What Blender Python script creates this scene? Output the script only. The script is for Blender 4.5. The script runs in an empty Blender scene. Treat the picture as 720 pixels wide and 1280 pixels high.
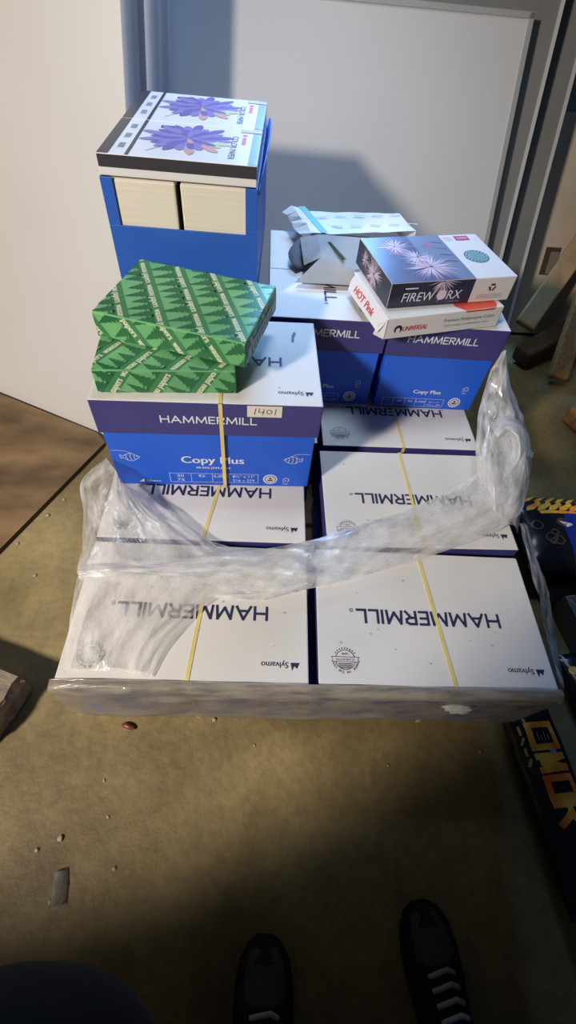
import bpy, bmesh, math, random
from mathutils import Vector, Matrix, noise
random.seed(7)
SC = bpy.context.scene
COL = SC.collection
PI = math.pi

# ------------------------------------------------------------------ camera
CAM_C = Vector((-0.05866796, -0.24976812, 1.23511324))
CAM_R = Vector((0.99761167, -0.01214678, 0.06799563))
CAM_U = Vector((-0.03057272, 0.80508262, 0.59237428))
CAM_F = Vector((0.06193754, 0.5930383, -0.80278846))
FPX = 585.0
def ray(u, v):
    return CAM_F + CAM_R*((u-360)/FPX) + CAM_U*((640-v)/FPX)
def at(u, v, z):
    """place of a photo point at a known height"""
    d = ray(u, v); return CAM_C + d*((z-CAM_C.z)/d.z)
def atp(u, v, P0, n):
    d = ray(u, v); return CAM_C + d*((P0-CAM_C).dot(n)/d.dot(n))
cd = bpy.data.cameras.new('camera'); cam = bpy.data.objects.new('camera', cd); COL.objects.link(cam)
cd.sensor_fit = 'VERTICAL'; cd.sensor_height = 36; cd.lens = FPX/1280*36; cd.clip_start = .02
cam.matrix_world = Matrix(((CAM_R.x, CAM_U.x, -CAM_F.x, CAM_C.x), (CAM_R.y, CAM_U.y, -CAM_F.y, CAM_C.y),
                           (CAM_R.z, CAM_U.z, -CAM_F.z, CAM_C.z), (0, 0, 0, 1)))
SC.camera = cam
SC.view_settings.view_transform = 'Standard'; SC.view_settings.look = 'None'
SC.view_settings.gamma = 1; SC.view_settings.exposure = 0; SC.view_settings.use_curve_mapping = False

# ------------------------------------------------------------------ materials
def lin(r, g, b):
    f = lambda c: (c/12.92 if c <= .04045 else ((c+.055)/1.055)**2.4)
    return tuple(f(x/255) for x in (r, g, b))
MATS = {}
def mat(name, rgb, rough=.6, rgb2=None, scale=8, detail=4, bump=0, bscale=60, metal=0, coat=0, spec=.5, stretch=None, lo=.35, hi=.65):
    if name in MATS: return MATS[name]
    m = bpy.data.materials.new(name); m.use_nodes = True; nt = m.node_tree; b = nt.nodes['Principled BSDF']
    b.inputs['Base Color'].default_value = (*lin(*rgb), 1); b.inputs['Roughness'].default_value = rough
    b.inputs['Metallic'].default_value = metal; b.inputs['Coat Weight'].default_value = coat
    b.inputs['Specular IOR Level'].default_value = spec
    tc = nt.nodes.new('ShaderNodeTexCoord'); src = tc.outputs['Object']
    if stretch:
        mp = nt.nodes.new('ShaderNodeMapping'); mp.inputs['Scale'].default_value = stretch
        nt.links.new(src, mp.inputs['Vector']); src = mp.outputs['Vector']
    if rgb2:
        n = nt.nodes.new('ShaderNodeTexNoise'); n.inputs['Scale'].default_value = scale; n.inputs['Detail'].default_value = detail
        r = nt.nodes.new('ShaderNodeValToRGB'); r.color_ramp.elements[0].position = lo; r.color_ramp.elements[1].position = hi
        r.color_ramp.elements[0].color = (*lin(*rgb), 1); r.color_ramp.elements[1].color = (*lin(*rgb2), 1)
        nt.links.new(src, n.inputs['Vector']); nt.links.new(n.outputs['Fac'], r.inputs['Fac']); nt.links.new(r.outputs['Color'], b.inputs['Base Color'])
    if bump:
        n2 = nt.nodes.new('ShaderNodeTexNoise'); n2.inputs['Scale'].default_value = bscale; n2.inputs['Detail'].default_value = 5
        bp = nt.nodes.new('ShaderNodeBump'); bp.inputs['Strength'].default_value = bump; bp.inputs['Distance'].default_value = .01
        nt.links.new(src, n2.inputs['Vector']); nt.links.new(n2.outputs['Fac'], bp.inputs['Height']); nt.links.new(bp.outputs['Normal'], b.inputs['Normal'])
    MATS[name] = m
    return m
WHITE = mat('carton white', (222, 219, 216), .55, (212, 209, 206), 5, bump=.03, bscale=25)
NAVY = mat('lid navy', (66, 62, 128), .5, (60, 56, 118), 6)
NAVYINK = mat('navy ink', (40, 40, 78), .6)
BLUE = mat('carton blue', (36, 99, 222), .5, (31, 91, 212), 5)
BLUE2 = mat('carton royal blue', (42, 96, 194), .5, (38, 90, 184), 5)
INKW = mat('white ink', (225, 226, 235), .6)
CREAM = mat('cut paper cream', (208, 203, 190), .8, (200, 194, 180), 3, stretch=(1, 1, 60))
YEL = mat('yellow strap plastic', (228, 210, 136), .4, (218, 198, 122), 30)
KRAFT = mat('kraft board', (165, 130, 92), .8, (150, 115, 80), 20)
BLACK = mat('black ink', (22, 22, 26), .5)
STICK = mat('sticker paper', (226, 220, 206), .7)
GREEN = mat('green wrapper', (116, 182, 122), .36, (98, 164, 110), 6)
DGREEN = mat('tree green', (40, 104, 64), .4)
STRIPG = mat('stripe green', (62, 128, 84), .42)
CREAMINK = mat('cream band', (206, 214, 180), .5)

# ------------------------------------------------------------------ mesh builder
TXT = {}
GL = {'H': (.85, [[(0, 0), (0, 1)], [(1, 0), (1, 1)], [(0, .52), (1, .52)]]), 'A': (1, [[(0, 0), (.5, 1)], [(.5, 1), (1, 0)], [(.2, .34), (.8, .34)]]),
      'M': (1.1, [[(0, 0), (.09, 1)], [(.09, 1), (.5, .12)], [(.5, .12), (.91, 1)], [(.91, 1), (1, 0)]]), 'E': (.6, [[(0, 0), (0, 1)], [(0, 1), (1, 1)], [(0, .52), (.9, .52)], [(0, 0), (1, 0)]]),
      'R': (.72, [[(0, 0), (0, 1)], [(0, 1), (.65, 1), (.95, .88), (.95, .65), (.65, .5), (0, .5)], [(.45, .5), (1, 0)]]), 'I': (.06, [[(.5, 0), (.5, 1)]]), 'L': (.6, [[(0, 1), (0, 0)], [(0, 0), (1, 0)]]),
      'O': (.8, [[(0, 0), (0, 1)], [(0, 1), (1, 1)], [(1, 1), (1, 0)], [(1, 0), (0, 0)]])}
def text_mesh(s, bold):
    k = (s, bold)
    if k in TXT: return TXT[k]
    c = bpy.data.curves.new('lettering', 'FONT'); c.body = s; c.size = 1; c.resolution_u = 3; c.offset = bold
    o = bpy.data.objects.new('lettering', c); COL.objects.link(o)
    dg = bpy.context.evaluated_depsgraph_get(); me = o.evaluated_get(dg).to_mesh()
    me.calc_loop_triangles()
    vs = [(v.co.x, v.co.y) for v in me.vertices]; ts = [tuple(t.vertices) for t in me.loop_triangles]
    o.evaluated_get(dg).to_mesh_clear(); bpy.data.objects.remove(o); bpy.data.curves.remove(c)
    x0 = min(v[0] for v in vs); x1 = max(v[0] for v in vs)
    TXT[k] = (vs, ts, x0, x1); return TXT[k]

def clip(poly, box):
    x0, y0, x1, y1 = box
    for ax, lim, sg in ((0, x0, 1), (0, x1, -1), (1, y0, 1), (1, y1, -1)):
        out = []
        for i in range(len(poly)):
            a, b = poly[i-1], poly[i]
            da, db = sg*(a[ax]-lim), sg*(b[ax]-lim)
            if (da >= 0) != (db >= 0):
                t = da/(da-db); out.append((a[0]+(b[0]-a[0])*t, a[1]+(b[1]-a[1])*t))
            if db >= 0: out.append(b)
        poly = out
        if len(poly) < 3: return []
    return poly

class Frame:
    """a flat face to print on: origin, x axis, y axis"""
    def __init__(s, o, x, y, box=None):
        s.o = Vector(o); s.x = Vector(x).normalized(); s.y = Vector(y).normalized(); s.n = s.x.cross(s.y); s.box = box
    def p(s, a, b, off=.0005): return s.o + s.x*a + s.y*b + s.n*off

class MB:
    def __init__(s): s.v = []; s.f = []; s.m = []; s.sm = []; s.mats = []
    def mi(s, m):
        if m not in s.mats: s.mats.append(m)
        return s.mats.index(m)
    def face(s, pts, m, smooth=False):
        n = len(s.v); s.v += [tuple(p) for p in pts]; s.f.append(tuple(range(n, n+len(pts)))); s.m.append(s.mi(m)); s.sm.append(smooth)
    def bm(s, bm, m, mtx=None, smooth=False, pick=None):
        n = len(s.v); bm.verts.index_update()
        for v in bm.verts: s.v.append(tuple((mtx @ v.co) if mtx else v.co))
        bm.normal_update()
        for f in bm.faces:
            s.f.append(tuple(n+v.index for v in f.verts)); mm = pick(f) if pick else m
            s.m.append(s.mi(mm)); s.sm.append(smooth)
        bm.free()
    def box(s, c, d, m, bev=0, mtx=None, pick=None, seg=2):
        bm = bmesh.new(); bmesh.ops.create_cube(bm, size=1)
        for v in bm.verts: v.co = Vector((v.co.x*d[0]+c[0], v.co.y*d[1]+c[1], v.co.z*d[2]+c[2]))
        if bev: bmesh.ops.bevel(bm, geom=bm.edges[:], offset=bev, segments=seg, affect='EDGES', profile=.5)
        s.bm(bm, m, mtx, False, pick)
    def grid(s, P, m, smooth=True, close=False):
        n = len(s.v); R = len(P); C = len(P[0])
        for r in P: s.v += [tuple(p) for p in r]
        for i in range(R-1):
            for j in range(C if close else C-1):
                s.f.append((n+i*C+j, n+i*C+(j+1) % C, n+(i+1)*C+(j+1) % C, n+(i+1)*C+j)); s.m.append(s.mi(m)); s.sm.append(smooth)
    def tube(s, path, r, m, seg=8, cap=True):
        P = []; path = [Vector(p) for p in path]
        for i, p in enumerate(path):
            t = (path[min(i+1, len(path)-1)]-path[max(i-1, 0)]).normalized()
            a = t.cross(Vector((0, 0, 1)) if abs(t.z) < .9 else Vector((1, 0, 0))).normalized(); b = t.cross(a)
            rr = r[i] if isinstance(r, (list, tuple)) else r
            P.append([p+(a*math.cos(k*2*PI/seg)+b*math.sin(k*2*PI/seg))*rr for k in range(seg)])
        s.grid(P, m, True, True)
        if cap: s.face(P[0], m); s.face(P[-1][::-1], m)
    # ---- printing on a frame
    def poly(s, F, pts, m, off=.0005):
        if F.box: pts = clip(list(pts), F.box)
        if len(pts) >= 3: s.face([F.p(a, b, off) for a, b in pts], m)
    def rect(s, F, x0, y0, x1, y1, m, off=.0005): s.poly(F, [(x0, y0), (x1, y0), (x1, y1), (x0, y1)], m, off)
    def line(s, F, a, b, w, m, off=.0005):
        d = Vector((b[0]-a[0], b[1]-a[1])); L = d.length or 1; n = Vector((-d.y, d.x))*(w/2/L)
        s.poly(F, [(a[0]-n.x, a[1]-n.y), (b[0]-n.x, b[1]-n.y), (b[0]+n.x, b[1]+n.y), (a[0]+n.x, a[1]+n.y)], m, off)
    def pline(s, F, pts, w, m, off=.0005):
        for a, b in zip(pts, pts[1:]): s.line(F, a, b, w, m, off)
    def ring(s, F, c, r, w, m, a0=0, a1=2*PI, n=28, off=.0005):
        s.pline(F, [(c[0]+r*math.cos(a0+(a1-a0)*i/n), c[1]+r*math.sin(a0+(a1-a0)*i/n)) for i in range(n+1)], w, m, off)
    def disc(s, F, c, r, m, n=20, off=.0005, ry=None):
        s.poly(F, [(c[0]+r*math.cos(2*PI*i/n), c[1]+(ry or r)*math.sin(2*PI*i/n)) for i in range(n)], m, off)
    def caps(s, F, word, c, h, m, w, wt=.17, ang=0, off=.0006):
        """wide capitals drawn as strokes"""
        g = .30; tot = sum(GL[ch][0] for ch in word)+g*(len(word)-1); sx = w/tot; x = -w/2; ca, sa = math.cos(ang), math.sin(ang); k = 0
        for ch in word:
            lw, strokes = GL[ch]
            for st in strokes:
                P = [(x+a*lw*sx, (b-.5)*h*(1-wt*.0)) for a, b in st]
                for a, b in zip(P, P[1:]):
                    d = Vector((b[0]-a[0], b[1]-a[1])).normalized()*(wt*h*.42); a2 = (a[0]-d.x, a[1]-d.y); b2 = (b[0]+d.x, b[1]+d.y); k += 1
                    tr = lambda q: (c[0]+ca*q[0]-sa*q[1], c[1]+sa*q[0]+ca*q[1])
                    s.line(F, tr(a2), tr(b2), wt*h, m, off+.000012*k)
            x += (lw+g)*sx
    def text(s, F, str_, c, h, m, w=None, ang=0, bold=.0, off=.0006, align='C', shear=0):
        if bold > 0:
            b = min(bold, .05)*h*1.1
            for k, q in enumerate((-b, 0, b)): s.text(F, str_, (c[0]+q*math.cos(ang), c[1]+q*math.sin(ang)), h, m, w, ang, 0, off+.00002*k, align, shear)
            return
        vs, ts, x0, x1 = text_mesh(str_, 0); sy = h/.73; sx = (w/(x1-x0)) if w else sy
        ca, sa = math.cos(ang), math.sin(ang)
        ox = {'C': (x0+x1)/2, 'L': x0, 'R': x1}[align]
        def tr(q):
            x = (q[0]-ox)*sx+shear*q[1]*sy; y = (q[1]-.365)*sy
            return (c[0]+ca*x-sa*y, c[1]+sa*x+ca*y)
        T = [tr(q) for q in vs]
        if F.box:
            for t in ts: s.poly(F, [T[i] for i in t], m, off)
        else:
            n = len(s.v); s.v += [tuple(F.p(a, b, off)) for a, b in T]
            for t in ts: s.f.append(tuple(n+i for i in t)); s.m.append(s.mi(m)); s.sm.append(False)
    def build(s, name, parent=None, loc=None, rot=None):
        me = bpy.data.meshes.new(name); me.from_pydata(s.v, [], s.f)
        for m in s.mats: me.materials.append(m)
        me.polygons.foreach_set('material_index', s.m); me.polygons.foreach_set('use_smooth', s.sm); me.update()
        o = bpy.data.objects.new(name, me); COL.objects.link(o)
        if parent: o.parent = parent
        if loc is not None: o.location = loc
        if rot is not None: o.rotation_euler = rot
        return o

def thing(name, label, cat, loc=(0, 0, 0), rot=(0, 0, 0), group=None):
    o = bpy.data.objects.new(name, None); COL.objects.link(o); o.empty_display_size = .05
    o.location = loc; o.rotation_euler = rot; return tag(o, label, cat, group)
def tag(o, label, cat, group=None, kind=None):
    o['label'] = label; o['category'] = cat
    if group: o['group'] = group
    if kind: o['kind'] = kind
    return o
def struct(o): o['kind'] = 'structure'; return o

# ------------------------------------------------------------------ setting
def floor_mat():
    m = bpy.data.materials.new('stained concrete'); m.use_nodes = True; nt = m.node_tree; b = nt.nodes['Principled BSDF']
    L = nt.links.new; N = nt.nodes.new
    tc = N('ShaderNodeTexCoord')
    def nz(sc, det, lo, hi, c0, c1):
        n = N('ShaderNodeTexNoise'); n.inputs['Scale'].default_value = sc; n.inputs['Detail'].default_value = det; n.inputs['Roughness'].default_value = .62
        r = N('ShaderNodeValToRGB'); r.color_ramp.elements[0].position = lo; r.color_ramp.elements[1].position = hi
        r.color_ramp.elements[0].color = (*c0, 1); r.color_ramp.elements[1].color = (*c1, 1)
        L(tc.outputs['Object'], n.inputs['Vector']); L(n.outputs['Fac'], r.inputs['Fac']); return r, n
    r1, n1 = nz(3.2, 6, .32, .7, lin(126, 110, 72), lin(176, 156, 108))
    r2, n2 = nz(1.3, 3, .35, .6, (.5, .48, .45), (1, 1, 1))
    r3, n3 = nz(45, 4, .3, .6, (.76, .76, .76), (1, 1, 1))
    mx = N('ShaderNodeMixRGB'); mx.blend_type = 'MULTIPLY'; mx.inputs[0].default_value = 1
    mx2 = N('ShaderNodeMixRGB'); mx2.blend_type = 'MULTIPLY'; mx2.inputs[0].default_value = 1
    L(r1.outputs['Color'], mx.inputs[1]); L(r2.outputs['Color'], mx.inputs[2]); L(mx.outputs[0], mx2.inputs[1]); L(r3.outputs['Color'], mx2.inputs[2])
    L(mx2.outputs[0], b.inputs['Base Color']); b.inputs['Roughness'].default_value = .6
    bp = N('ShaderNodeBump'); bp.inputs['Strength'].default_value = .25; bp.inputs['Distance'].default_value = .01
    L(n3.outputs['Fac'], bp.inputs['Height']); L(bp.outputs['Normal'], b.inputs['Normal'])
    return m
mb = MB(); mb.face([(-3.5, -3, 0), (3.5, -3, 0), (3.5, 3.3, 0), (-3.5, 3.3, 0)], floor_mat()); struct(mb.build('floor'))
WALLM = mat('dim grey wall paint', (120, 118, 112), .8, (104, 102, 98), 2)
mb = MB(); mb.box((0, 3.35, .7), (7, .1, 1.4), WALLM); struct(mb.build('wall_back'))

# ------------------------------------------------------------------ pallet
Z1 = .38; H = .252; PAL = Z1-H; Z2 = Z1+H
W, D, LH = .447, .287, .085
WOOD = mat('pallet wood', (186, 156, 116), .75, (160, 128, 90), 5, stretch=(1, 14, 14), bump=.2, bscale=30)
pal = thing('pallet', 'wooden pallet under the wrapped paper cartons, front board just showing', 'pallet', (.082, .575, 0))
for i in range(7):
    y = -.508+i*(1.02/6)
    mb = MB(); mb.box((0, y, PAL-.009), (.89, .095, .016), WOOD, .002); mb.build('deck_board', pal)
for y in (-.44, 0, .44):
    mb = MB(); mb.box((0, y, .008), (.89, .09, .016), WOOD, .002); mb.build('bottom_board', pal)
for x in (-.40, 0, .40):
    mb = MB(); mb.box((x, 0, (PAL-.001)/2), (.045, .98, PAL-.034), WOOD, .002); mb.build('stringer', pal)

# ------------------------------------------------------------------ cartons
def lid_top_print(m, F, w, d):
    # F is looked at from the far side: x runs right-to-left for the viewer, so the words stand on their heads
    m.caps(F, 'HAMMERMILL', (0, .008), .026, NAVYINK, w*.64, .2)
    m.ring(F, (w*.345, -.004), .0035, .0012, NAVYINK, n=10); m.disc(F, (w*.345, -.004), .0012, NAVYINK, 6)
    # small maker's word and leaf mark near one corner
    m.text(F, 'Sylvamo', (-w*.36, d*.375), .0115, NAVYINK, w=.05, bold=.015)
    lx, ly = -w*.36-.037, d*.375-.005
    m.poly(F, [(lx-.009, ly), (lx+.008, ly), (lx+.005, ly+.015), (lx+.001, ly+.006), (lx-.004, ly+.011)], NAVYINK)
    # seal
    c = (w*.385, d*.335)
    m.ring(F, c, .0185, .0012, NAVYINK); 
    m.rect(F, c[0]-.026, c[1]-.005, c[0]+.026, c[1]+.004, WHITE, .0007)
    m.pline(F, [(c[0]-.026, c[1]-.005), (c[0]+.026, c[1]-.005), (c[0]+.023, c[1]), (c[0]+.026, c[1]+.004), (c[0]-.026, c[1]+.004), (c[0]-.023, c[1]), (c[0]-.026, c[1]-.005)], .001, NAVYINK, .0009)
    m.text(F, 'GUARANTEE', c, .004, NAVYINK, w=.036, bold=.01, off=.001)
    m.text(F, '1898', (c[0], c[1]-.011), .004, NAVYINK, w=.012)
    for k in range(4): m.line(F, (c[0]-.014+k*.001, c[1]+.0075+k*.0026), (c[0]+.014-k*.001, c[1]+.0075+k*.0026), .0013, NAVYINK)
    for s_, a0, a1, fl in (('MADE IN THE USA', PI*1.10, PI*1.90, 1),):
        for i, ch in enumerate(s_):
            if ch == ' ': continue
            a = a1-(a1-a0)*(1-i/(len(s_)-1)) if False else a0+(a1-a0)*i/(len(s_)-1)
            a = PI - (a - PI)      # arc over the top as the words read
            m.text(F, ch, (c[0]+.0235*math.cos(a), c[1]+.0235*math.sin(a)), .0045, NAVYINK, ang=a-PI/2, bold=.02)
    for i in range(9):
        a = -PI*.2-PI*.6*i/8; m.line(F, (c[0]+.022*math.cos(a)-.001, c[1]+.022*math.sin(a)), (c[0]+.022*math.cos(a)+.0012, c[1]+.022*math.sin(a)), .0025, NAVYINK)
def fish(m, F, c, s, sg):
    P = lambda a, b: (c[0]+sg*a*s, c[1]+b*s)
    body = [P(-1, .05), P(-.6, .3), P(-.1, .55), P(.35, .4), P(.7, .1), P(1, .35), P(.95, -.25), P(.65, -.1), P(.3, -.5), P(-.2, -.55), P(-.65, -.3), P(-1, .05)]
    m.pline(F, body, .0011, INKW)
    for a in (-.5, -.1, .3): m.pline(F, [P(a, .42), P(a+.12, 0), P(a-.02, -.45)], .0011, INKW)
    m.pline(F, [P(-.3, .52), P(.3, .85), P(1, .95), P(1.7, .9)], .0009, INKW)
    m.disc(F, P(-.72, .1), s*.07, INKW, 8)
def body_print(m, F, w, h, end=False):
    # F origin: bottom centre of the face
    if not end:
        m.text(F, 'Copy Plus', (0, .088), .022, INKW, w=.136, bold=.03)
        m.text(F, '99.99% JAM-FREE', (.0, .062), .0065, INKW, w=.076, bold=.03)
        x0, x1, y0, y1 = -.10, .10, .012, .042
        m.pline(F, [(x0, y0), (x1, y0), (x1, y1), (x0, y1), (x0, y0)], .0009, INKW)
        for x in (x0+.048, x0+.096, x0+.134): m.line(F, (x, y0), (x, y1), .0009, INKW)
        m.text(F, '20', (x0+.024, .034), .0085, INKW, w=.016); m.text(F, '75', (x0+.024, .020), .0085, INKW, w=.016)
        m.text(F, '92', (x0+.072, .034), .0085, INKW, w=.015); m.text(F, '5,000', (x0+.115, .034), .0085, INKW, w=.032)
        m.text(F, '8½" x 11"', (x1-.033, .034), .0085, INKW, w=.05); m.text(F, '216 x 279', (x1-.033, .020), .0085, INKW, w=.05)
        fish(m, F, (-w*.395, .092), .021, -1); fish(m, F, (w*.395, .092), .021, 1)
        m.poly(F, [(-w*.385, .010), (-w*.385+.012, .010), (-w*.385+.014, .022), (-w*.385+.006, .015)], INKW); m.text(F, 'Sylvamo', (-w*.385+.034, .015), .007, INKW, w=.032)
        sx = .128
    else:
        m.text(F, 'Copy Plus', (0, .058), .0125, INKW, w=.075, bold=.035)
        x0, x1, y0, y1 = -.115, .055, .008, .034
        m.pline(F, [(x0, y0), (x1, y0), (x1, y1), (x0, y1), (x0, y0)], .0008, INKW)
        for x in (x0+.03, x0+.062, x0+.092, x0+.12): m.line(F, (x, y0), (x, y1), .0008, INKW)
        for x, t in ((x0+.046, '20'), (x0+.077, '92'), (x0+.106, '5,000'), (x0+.145, '8½" x 11"')): m.text(F, t, (x, .024), .006, INKW, w=min(.03, .0065*len(t)))
        m.text(F, '216 x 279', (x0+.145, .014), .006, INKW, w=.038)
        sx = .085
    m.disc(F, (sx, .026), .0165, INKW, 20); m.disc(F, (sx, .026), .0135, BLUE, 20, .0008); m.disc(F, (sx, .026), .0115, CREAM, 18, .001)
    m.rect(F, sx-.006, .021, sx+.006, .025, NAVYINK, .0013); m.poly(F, [(sx-.004, .027), (sx+.004, .027), (sx, .034)], NAVYINK, .0013)
    fx = sx+(.037 if not end else .016); fy = .02 if not end else .068
    m.ring(F, (fx, fy+.004), .0065, .0014, INKW, -PI*.4, PI*1.1, 12); m.pline(F, [(fx-.008, fy-.002), (fx-.003, fy-.002), (fx, fy+.004)], .0014, INKW)
    m.text(F, 'FSC', (fx, fy-.009), .0045, INKW, w=.012)

def carton(label, cx, fy, z, rot=0, w=W, d=D, h=H, lidh=LH, strap=0., skew=0., end_on=False, group=None, dirt=0, prints=True, lowrow=False):
    """paper carton with a white-topped lid; cx, fy: middle of its front edge"""
    if end_on:   # long side runs away from the viewer
        t = thing('paper_carton', label, 'box', (cx, fy+w/2, z), (0, 0, PI/2+rot), group)
    else:
        c, s = math.cos(rot), math.sin(rot)
        t = thing('paper_carton', label, 'box', (cx-s*d/2, fy+c*d/2, z), (0, 0, rot), group)
    iw = .006
    m = MB(); m.box((0, 0, (h-.004)/2), (w-2*iw, d-2*iw, h-.004), BLUE, .002)
    if prints:
        if end_on: body_print(m, Frame((-w/2+iw, 0, 0), (0, -1, 0), (0, 0, 1)), d, h, True)
        else: body_print(m, Frame((0, -d/2+iw, 0), (1, 0, 0), (0, 0, 1)), w, h)
    m.build('carton_body', t)
    m = MB()
    m.box((0, 0, h-lidh/2), (w, d, lidh), NAVY, .0025, pick=lambda f: WHITE if f.normal.z > .5 else NAVY)
    if prints:
        lid_top_print(m, Frame((0, 0, h), (-1, 0, 0), (0, -1, 0)), w, d)
        lf = Frame((0, -d/2, h-lidh/2), (1, 0, 0), (0, 0, 1)); lowrow or m.caps(lf, 'HAMMERMILL', (0, .0), .0165, INKW, w*.42, .17)
        if end_on: m.caps(Frame((-w/2, 0, h-lidh/2), (0, -1, 0), (0, 0, 1)), 'HAMMERMILL', (-.010, .008), .0165, INKW, d*.60, .17)
    if end_on: m.line(Frame((0, 0, h), (1, 0, 0), (0, 1, 0)), (0, -d/2), (0, d/2), .0016, NAVYINK)
    rnd = random.Random(hash(label) & 255 if False else len(label)*7+int(cx*100))
    F = Frame((0, 0, h), (1, 0, 0), (0, 1, 0))
    for k in range(dirt):
        x, y = rnd.uniform(-.42, .42)*w, rnd.uniform(-.42, .42)*d; r = rnd.uniform(.001, .0035)
        n = 8; m.poly(F, [(x+r*rnd.uniform(.6, 1.5)*math.cos(2*PI*i/n), y+r*rnd.uniform(.5, 1)*math.sin(2*PI*i/n)) for i in range(n)], SCUFF, .0004)
    m.build('lid', t)
    if strap is not None:
        m = MB(); sw = .0038; e = .0012; y = d/2+e
        a, b = strap, strap+skew
        for q in ([(a-sw, -y, h+e), (a+sw, -y, h+e), (b+sw, y, h+e), (b-sw, y, h+e)],
                  [(a-sw, -y, 0), (a+sw, -y, 0), (a+sw, -y, h+e), (a-sw, -y, h+e)],
                  [(b+sw, y, 0), (b-sw, y, 0), (b-sw, y, h+e), (b+sw, y, h+e)]):
            m.face(q, YEL)
        o = m.build('strap', t); sl = o.modifiers.new('thick', 'SOLIDIFY'); sl.thickness = .001; sl.offset = -1
    return t
SCUFF = mat('scuff grey', (176, 172, 168), .8)
G1 = 'copy paper cartons in the bottom layer'; G2 = 'copy paper cartons in the upper layer'
carton('white-lidded copy paper carton at the front left of the pallet, partly under film', -.183, 0, PAL, -.019, strap=.005, skew=.02, dirt=9, lowrow=True, group=G1)
carton('white-lidded copy paper carton at the front right corner of the pallet, lid mostly uncovered', .281, -.007, PAL, -.023, strap=.03, skew=-.03, dirt=16, lowrow=True, group=G1)
carton('white-lidded copy paper carton directly in front of the lone blue box with green reams', -.178, .299, PAL, -.008, strap=.0, skew=.045, dirt=5, group=G1)
carton('white-lidded copy paper carton second from the front on the right, crossed by film', .308, .294, PAL, .008, w=.432, strap=.0, skew=-.01, dirt=6, group=G1)
carton('white-lidded copy paper carton just below the two end-on blue cartons', .306, .600, PAL, .008, w=.412, strap=.005, skew=-.01, dirt=4, group=G1)
carton('bottom-layer copy paper carton hidden below the blue box that carries green reams', -.137, .604, PAL, 0, strap=None, group=G1, prints=False)
carton('bottom-layer copy paper carton hidden at the back left of the pallet', -.100, .905, PAL, 0, strap=None, group=G1, prints=False)
carton('bottom-layer copy paper carton hidden at the back right of the pallet', .365, .905, PAL, 0, strap=None, group=G1, prints=False)
A = carton('wide blue copy paper carton with purple lid side, sticker and green reams on top', -.163, .447, Z1, .022, strap=.024, skew=-.01, dirt=3, group=G2)
carton('blue copy paper carton set end-on in the middle, under the torn white wrapper', .093, .757, Z1, 0, end_on=True, strap=None, dirt=3, group=G2)
carton('blue copy paper carton set end-on at the right, under the fireworks box', .386, .751, Z1, -.004, end_on=True, strap=None, group=G2)
carton('copy paper carton hidden beneath the open tall blue carton', -.229, .803, Z1, 0, d=.272, w=.40, end_on=True, strap=None, group=G2, prints=False)
# sticker with a hand-written number, on the lid of the wide carton
m = MB(); F = Frame((W*.245, -D/2, H-LH*.19), (1, -.0, 0), (0, 0, 1))
m.rect(F, -.034, -.014, .034, .014, STICK, .0012)
m.pline(F, [(-.020, -.008), (-.017, .008)], .0014, BLACK, .0016); m.pline(F, [(-.010, .008), (-.012, -.001), (.0, -.001)], .0014, BLACK, .0016); m.pline(F, [(-.001, .007), (-.004, -.009)], .0014, BLACK, .0016)
m.ring(F, (.009, .0), .005, .0014, BLACK, n=14, off=.0016); m.line(F, (.022, .008), (.020, -.008), .0014, BLACK, .0016)
o = m.build('number_sticker', A); o['label'] = 'cream sticker with handwritten 1401'
# torn fleck in the lid
m = MB(); F = Frame((W*.39, D*.30, H), (1, 0, 0), (0, 1, 0)); m.poly(F, [(-.006, -.022), (0, -.02), (.001, -.004), (.006, .012), (.001, .018), (-.004, .004)], BLACK, .0007)
m.build('lid_tear', A)

# ------------------------------------------------------------------ tall open carton with colour paper
TB = Vector((-.232, .803, Z2)); trot = -.03
tw, td, th = .304, .44, .240
t = thing('open_carton', 'tall royal-blue open carton with cut-out front at the back left', 'box', TB, (0, 0, trot))
m = MB(); k = .004
m.box((0, td/2, .003), (tw, td, .006), BLUE2)
for sx in (-1, 1): m.box((sx*(tw/2-k/2), td/2, th/2), (k, td, th), BLUE2, .001)
m.box((0, td-k/2, th/2), (tw, k, th), BLUE2, .001)
cut = .085
m.box((0, -k/2, (th-cut)/2), (tw, k, th-cut), BLUE2, .001)
for sx in (-1, 1): m.box((sx*(tw/2-.012), -k/2, th-cut/2), (.024, k, cut), BLUE2, .001)
m.build('carton_shell', t)
# curved rim flap on the right side
m = MB(); P = []
for i in range(11):
    y = .0+i*td/10; b = .010*math.sin(PI*i/10)
    P.append([(tw/2+.001, y, th-.01), (tw/2+.003+b, y, th+.004+.026*math.sin(PI*i/10)**.7)])
m.grid(P, BLUE2); o = m.build('side_flap', t); o.modifiers.new('thick', 'SOLIDIFY').thickness = .003
PAPERG = mat('ream end paper', (226, 220, 206), .8, (218, 211, 196), 4, stretch=(1, 1, 60))
GAPM = mat('dark speckled gap', (60, 58, 54), .8, (28, 27, 26), 90)
for i, (x, w_) in enumerate(((-.073, .128), (.066, .132))):
    m = MB(); m.box((0, .2, .115), (w_, .40, .230), PAPERG, .004)
    if i == 0: m.face([(w_/2+.0005, .003, .01), (w_/2+.0005, .39, .01), (w_/2+.0005, .39, .225), (w_/2+.0005, .003, .225)], GAPM)
    c, s = math.cos(trot), math.sin(trot); q = TB+Vector((c*x-s*.0006, s*x+c*.0006, .007))
    o = m.build('paper_stack', None, q, (0, 0, trot))
    tag(o, ('cream paper stack behind the left half of the tall blue carton cut-out', 'cream paper stack behind the right half of the tall blue carton cut-out')[i], 'paper', 'paper stacks inside the tall carton')
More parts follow.
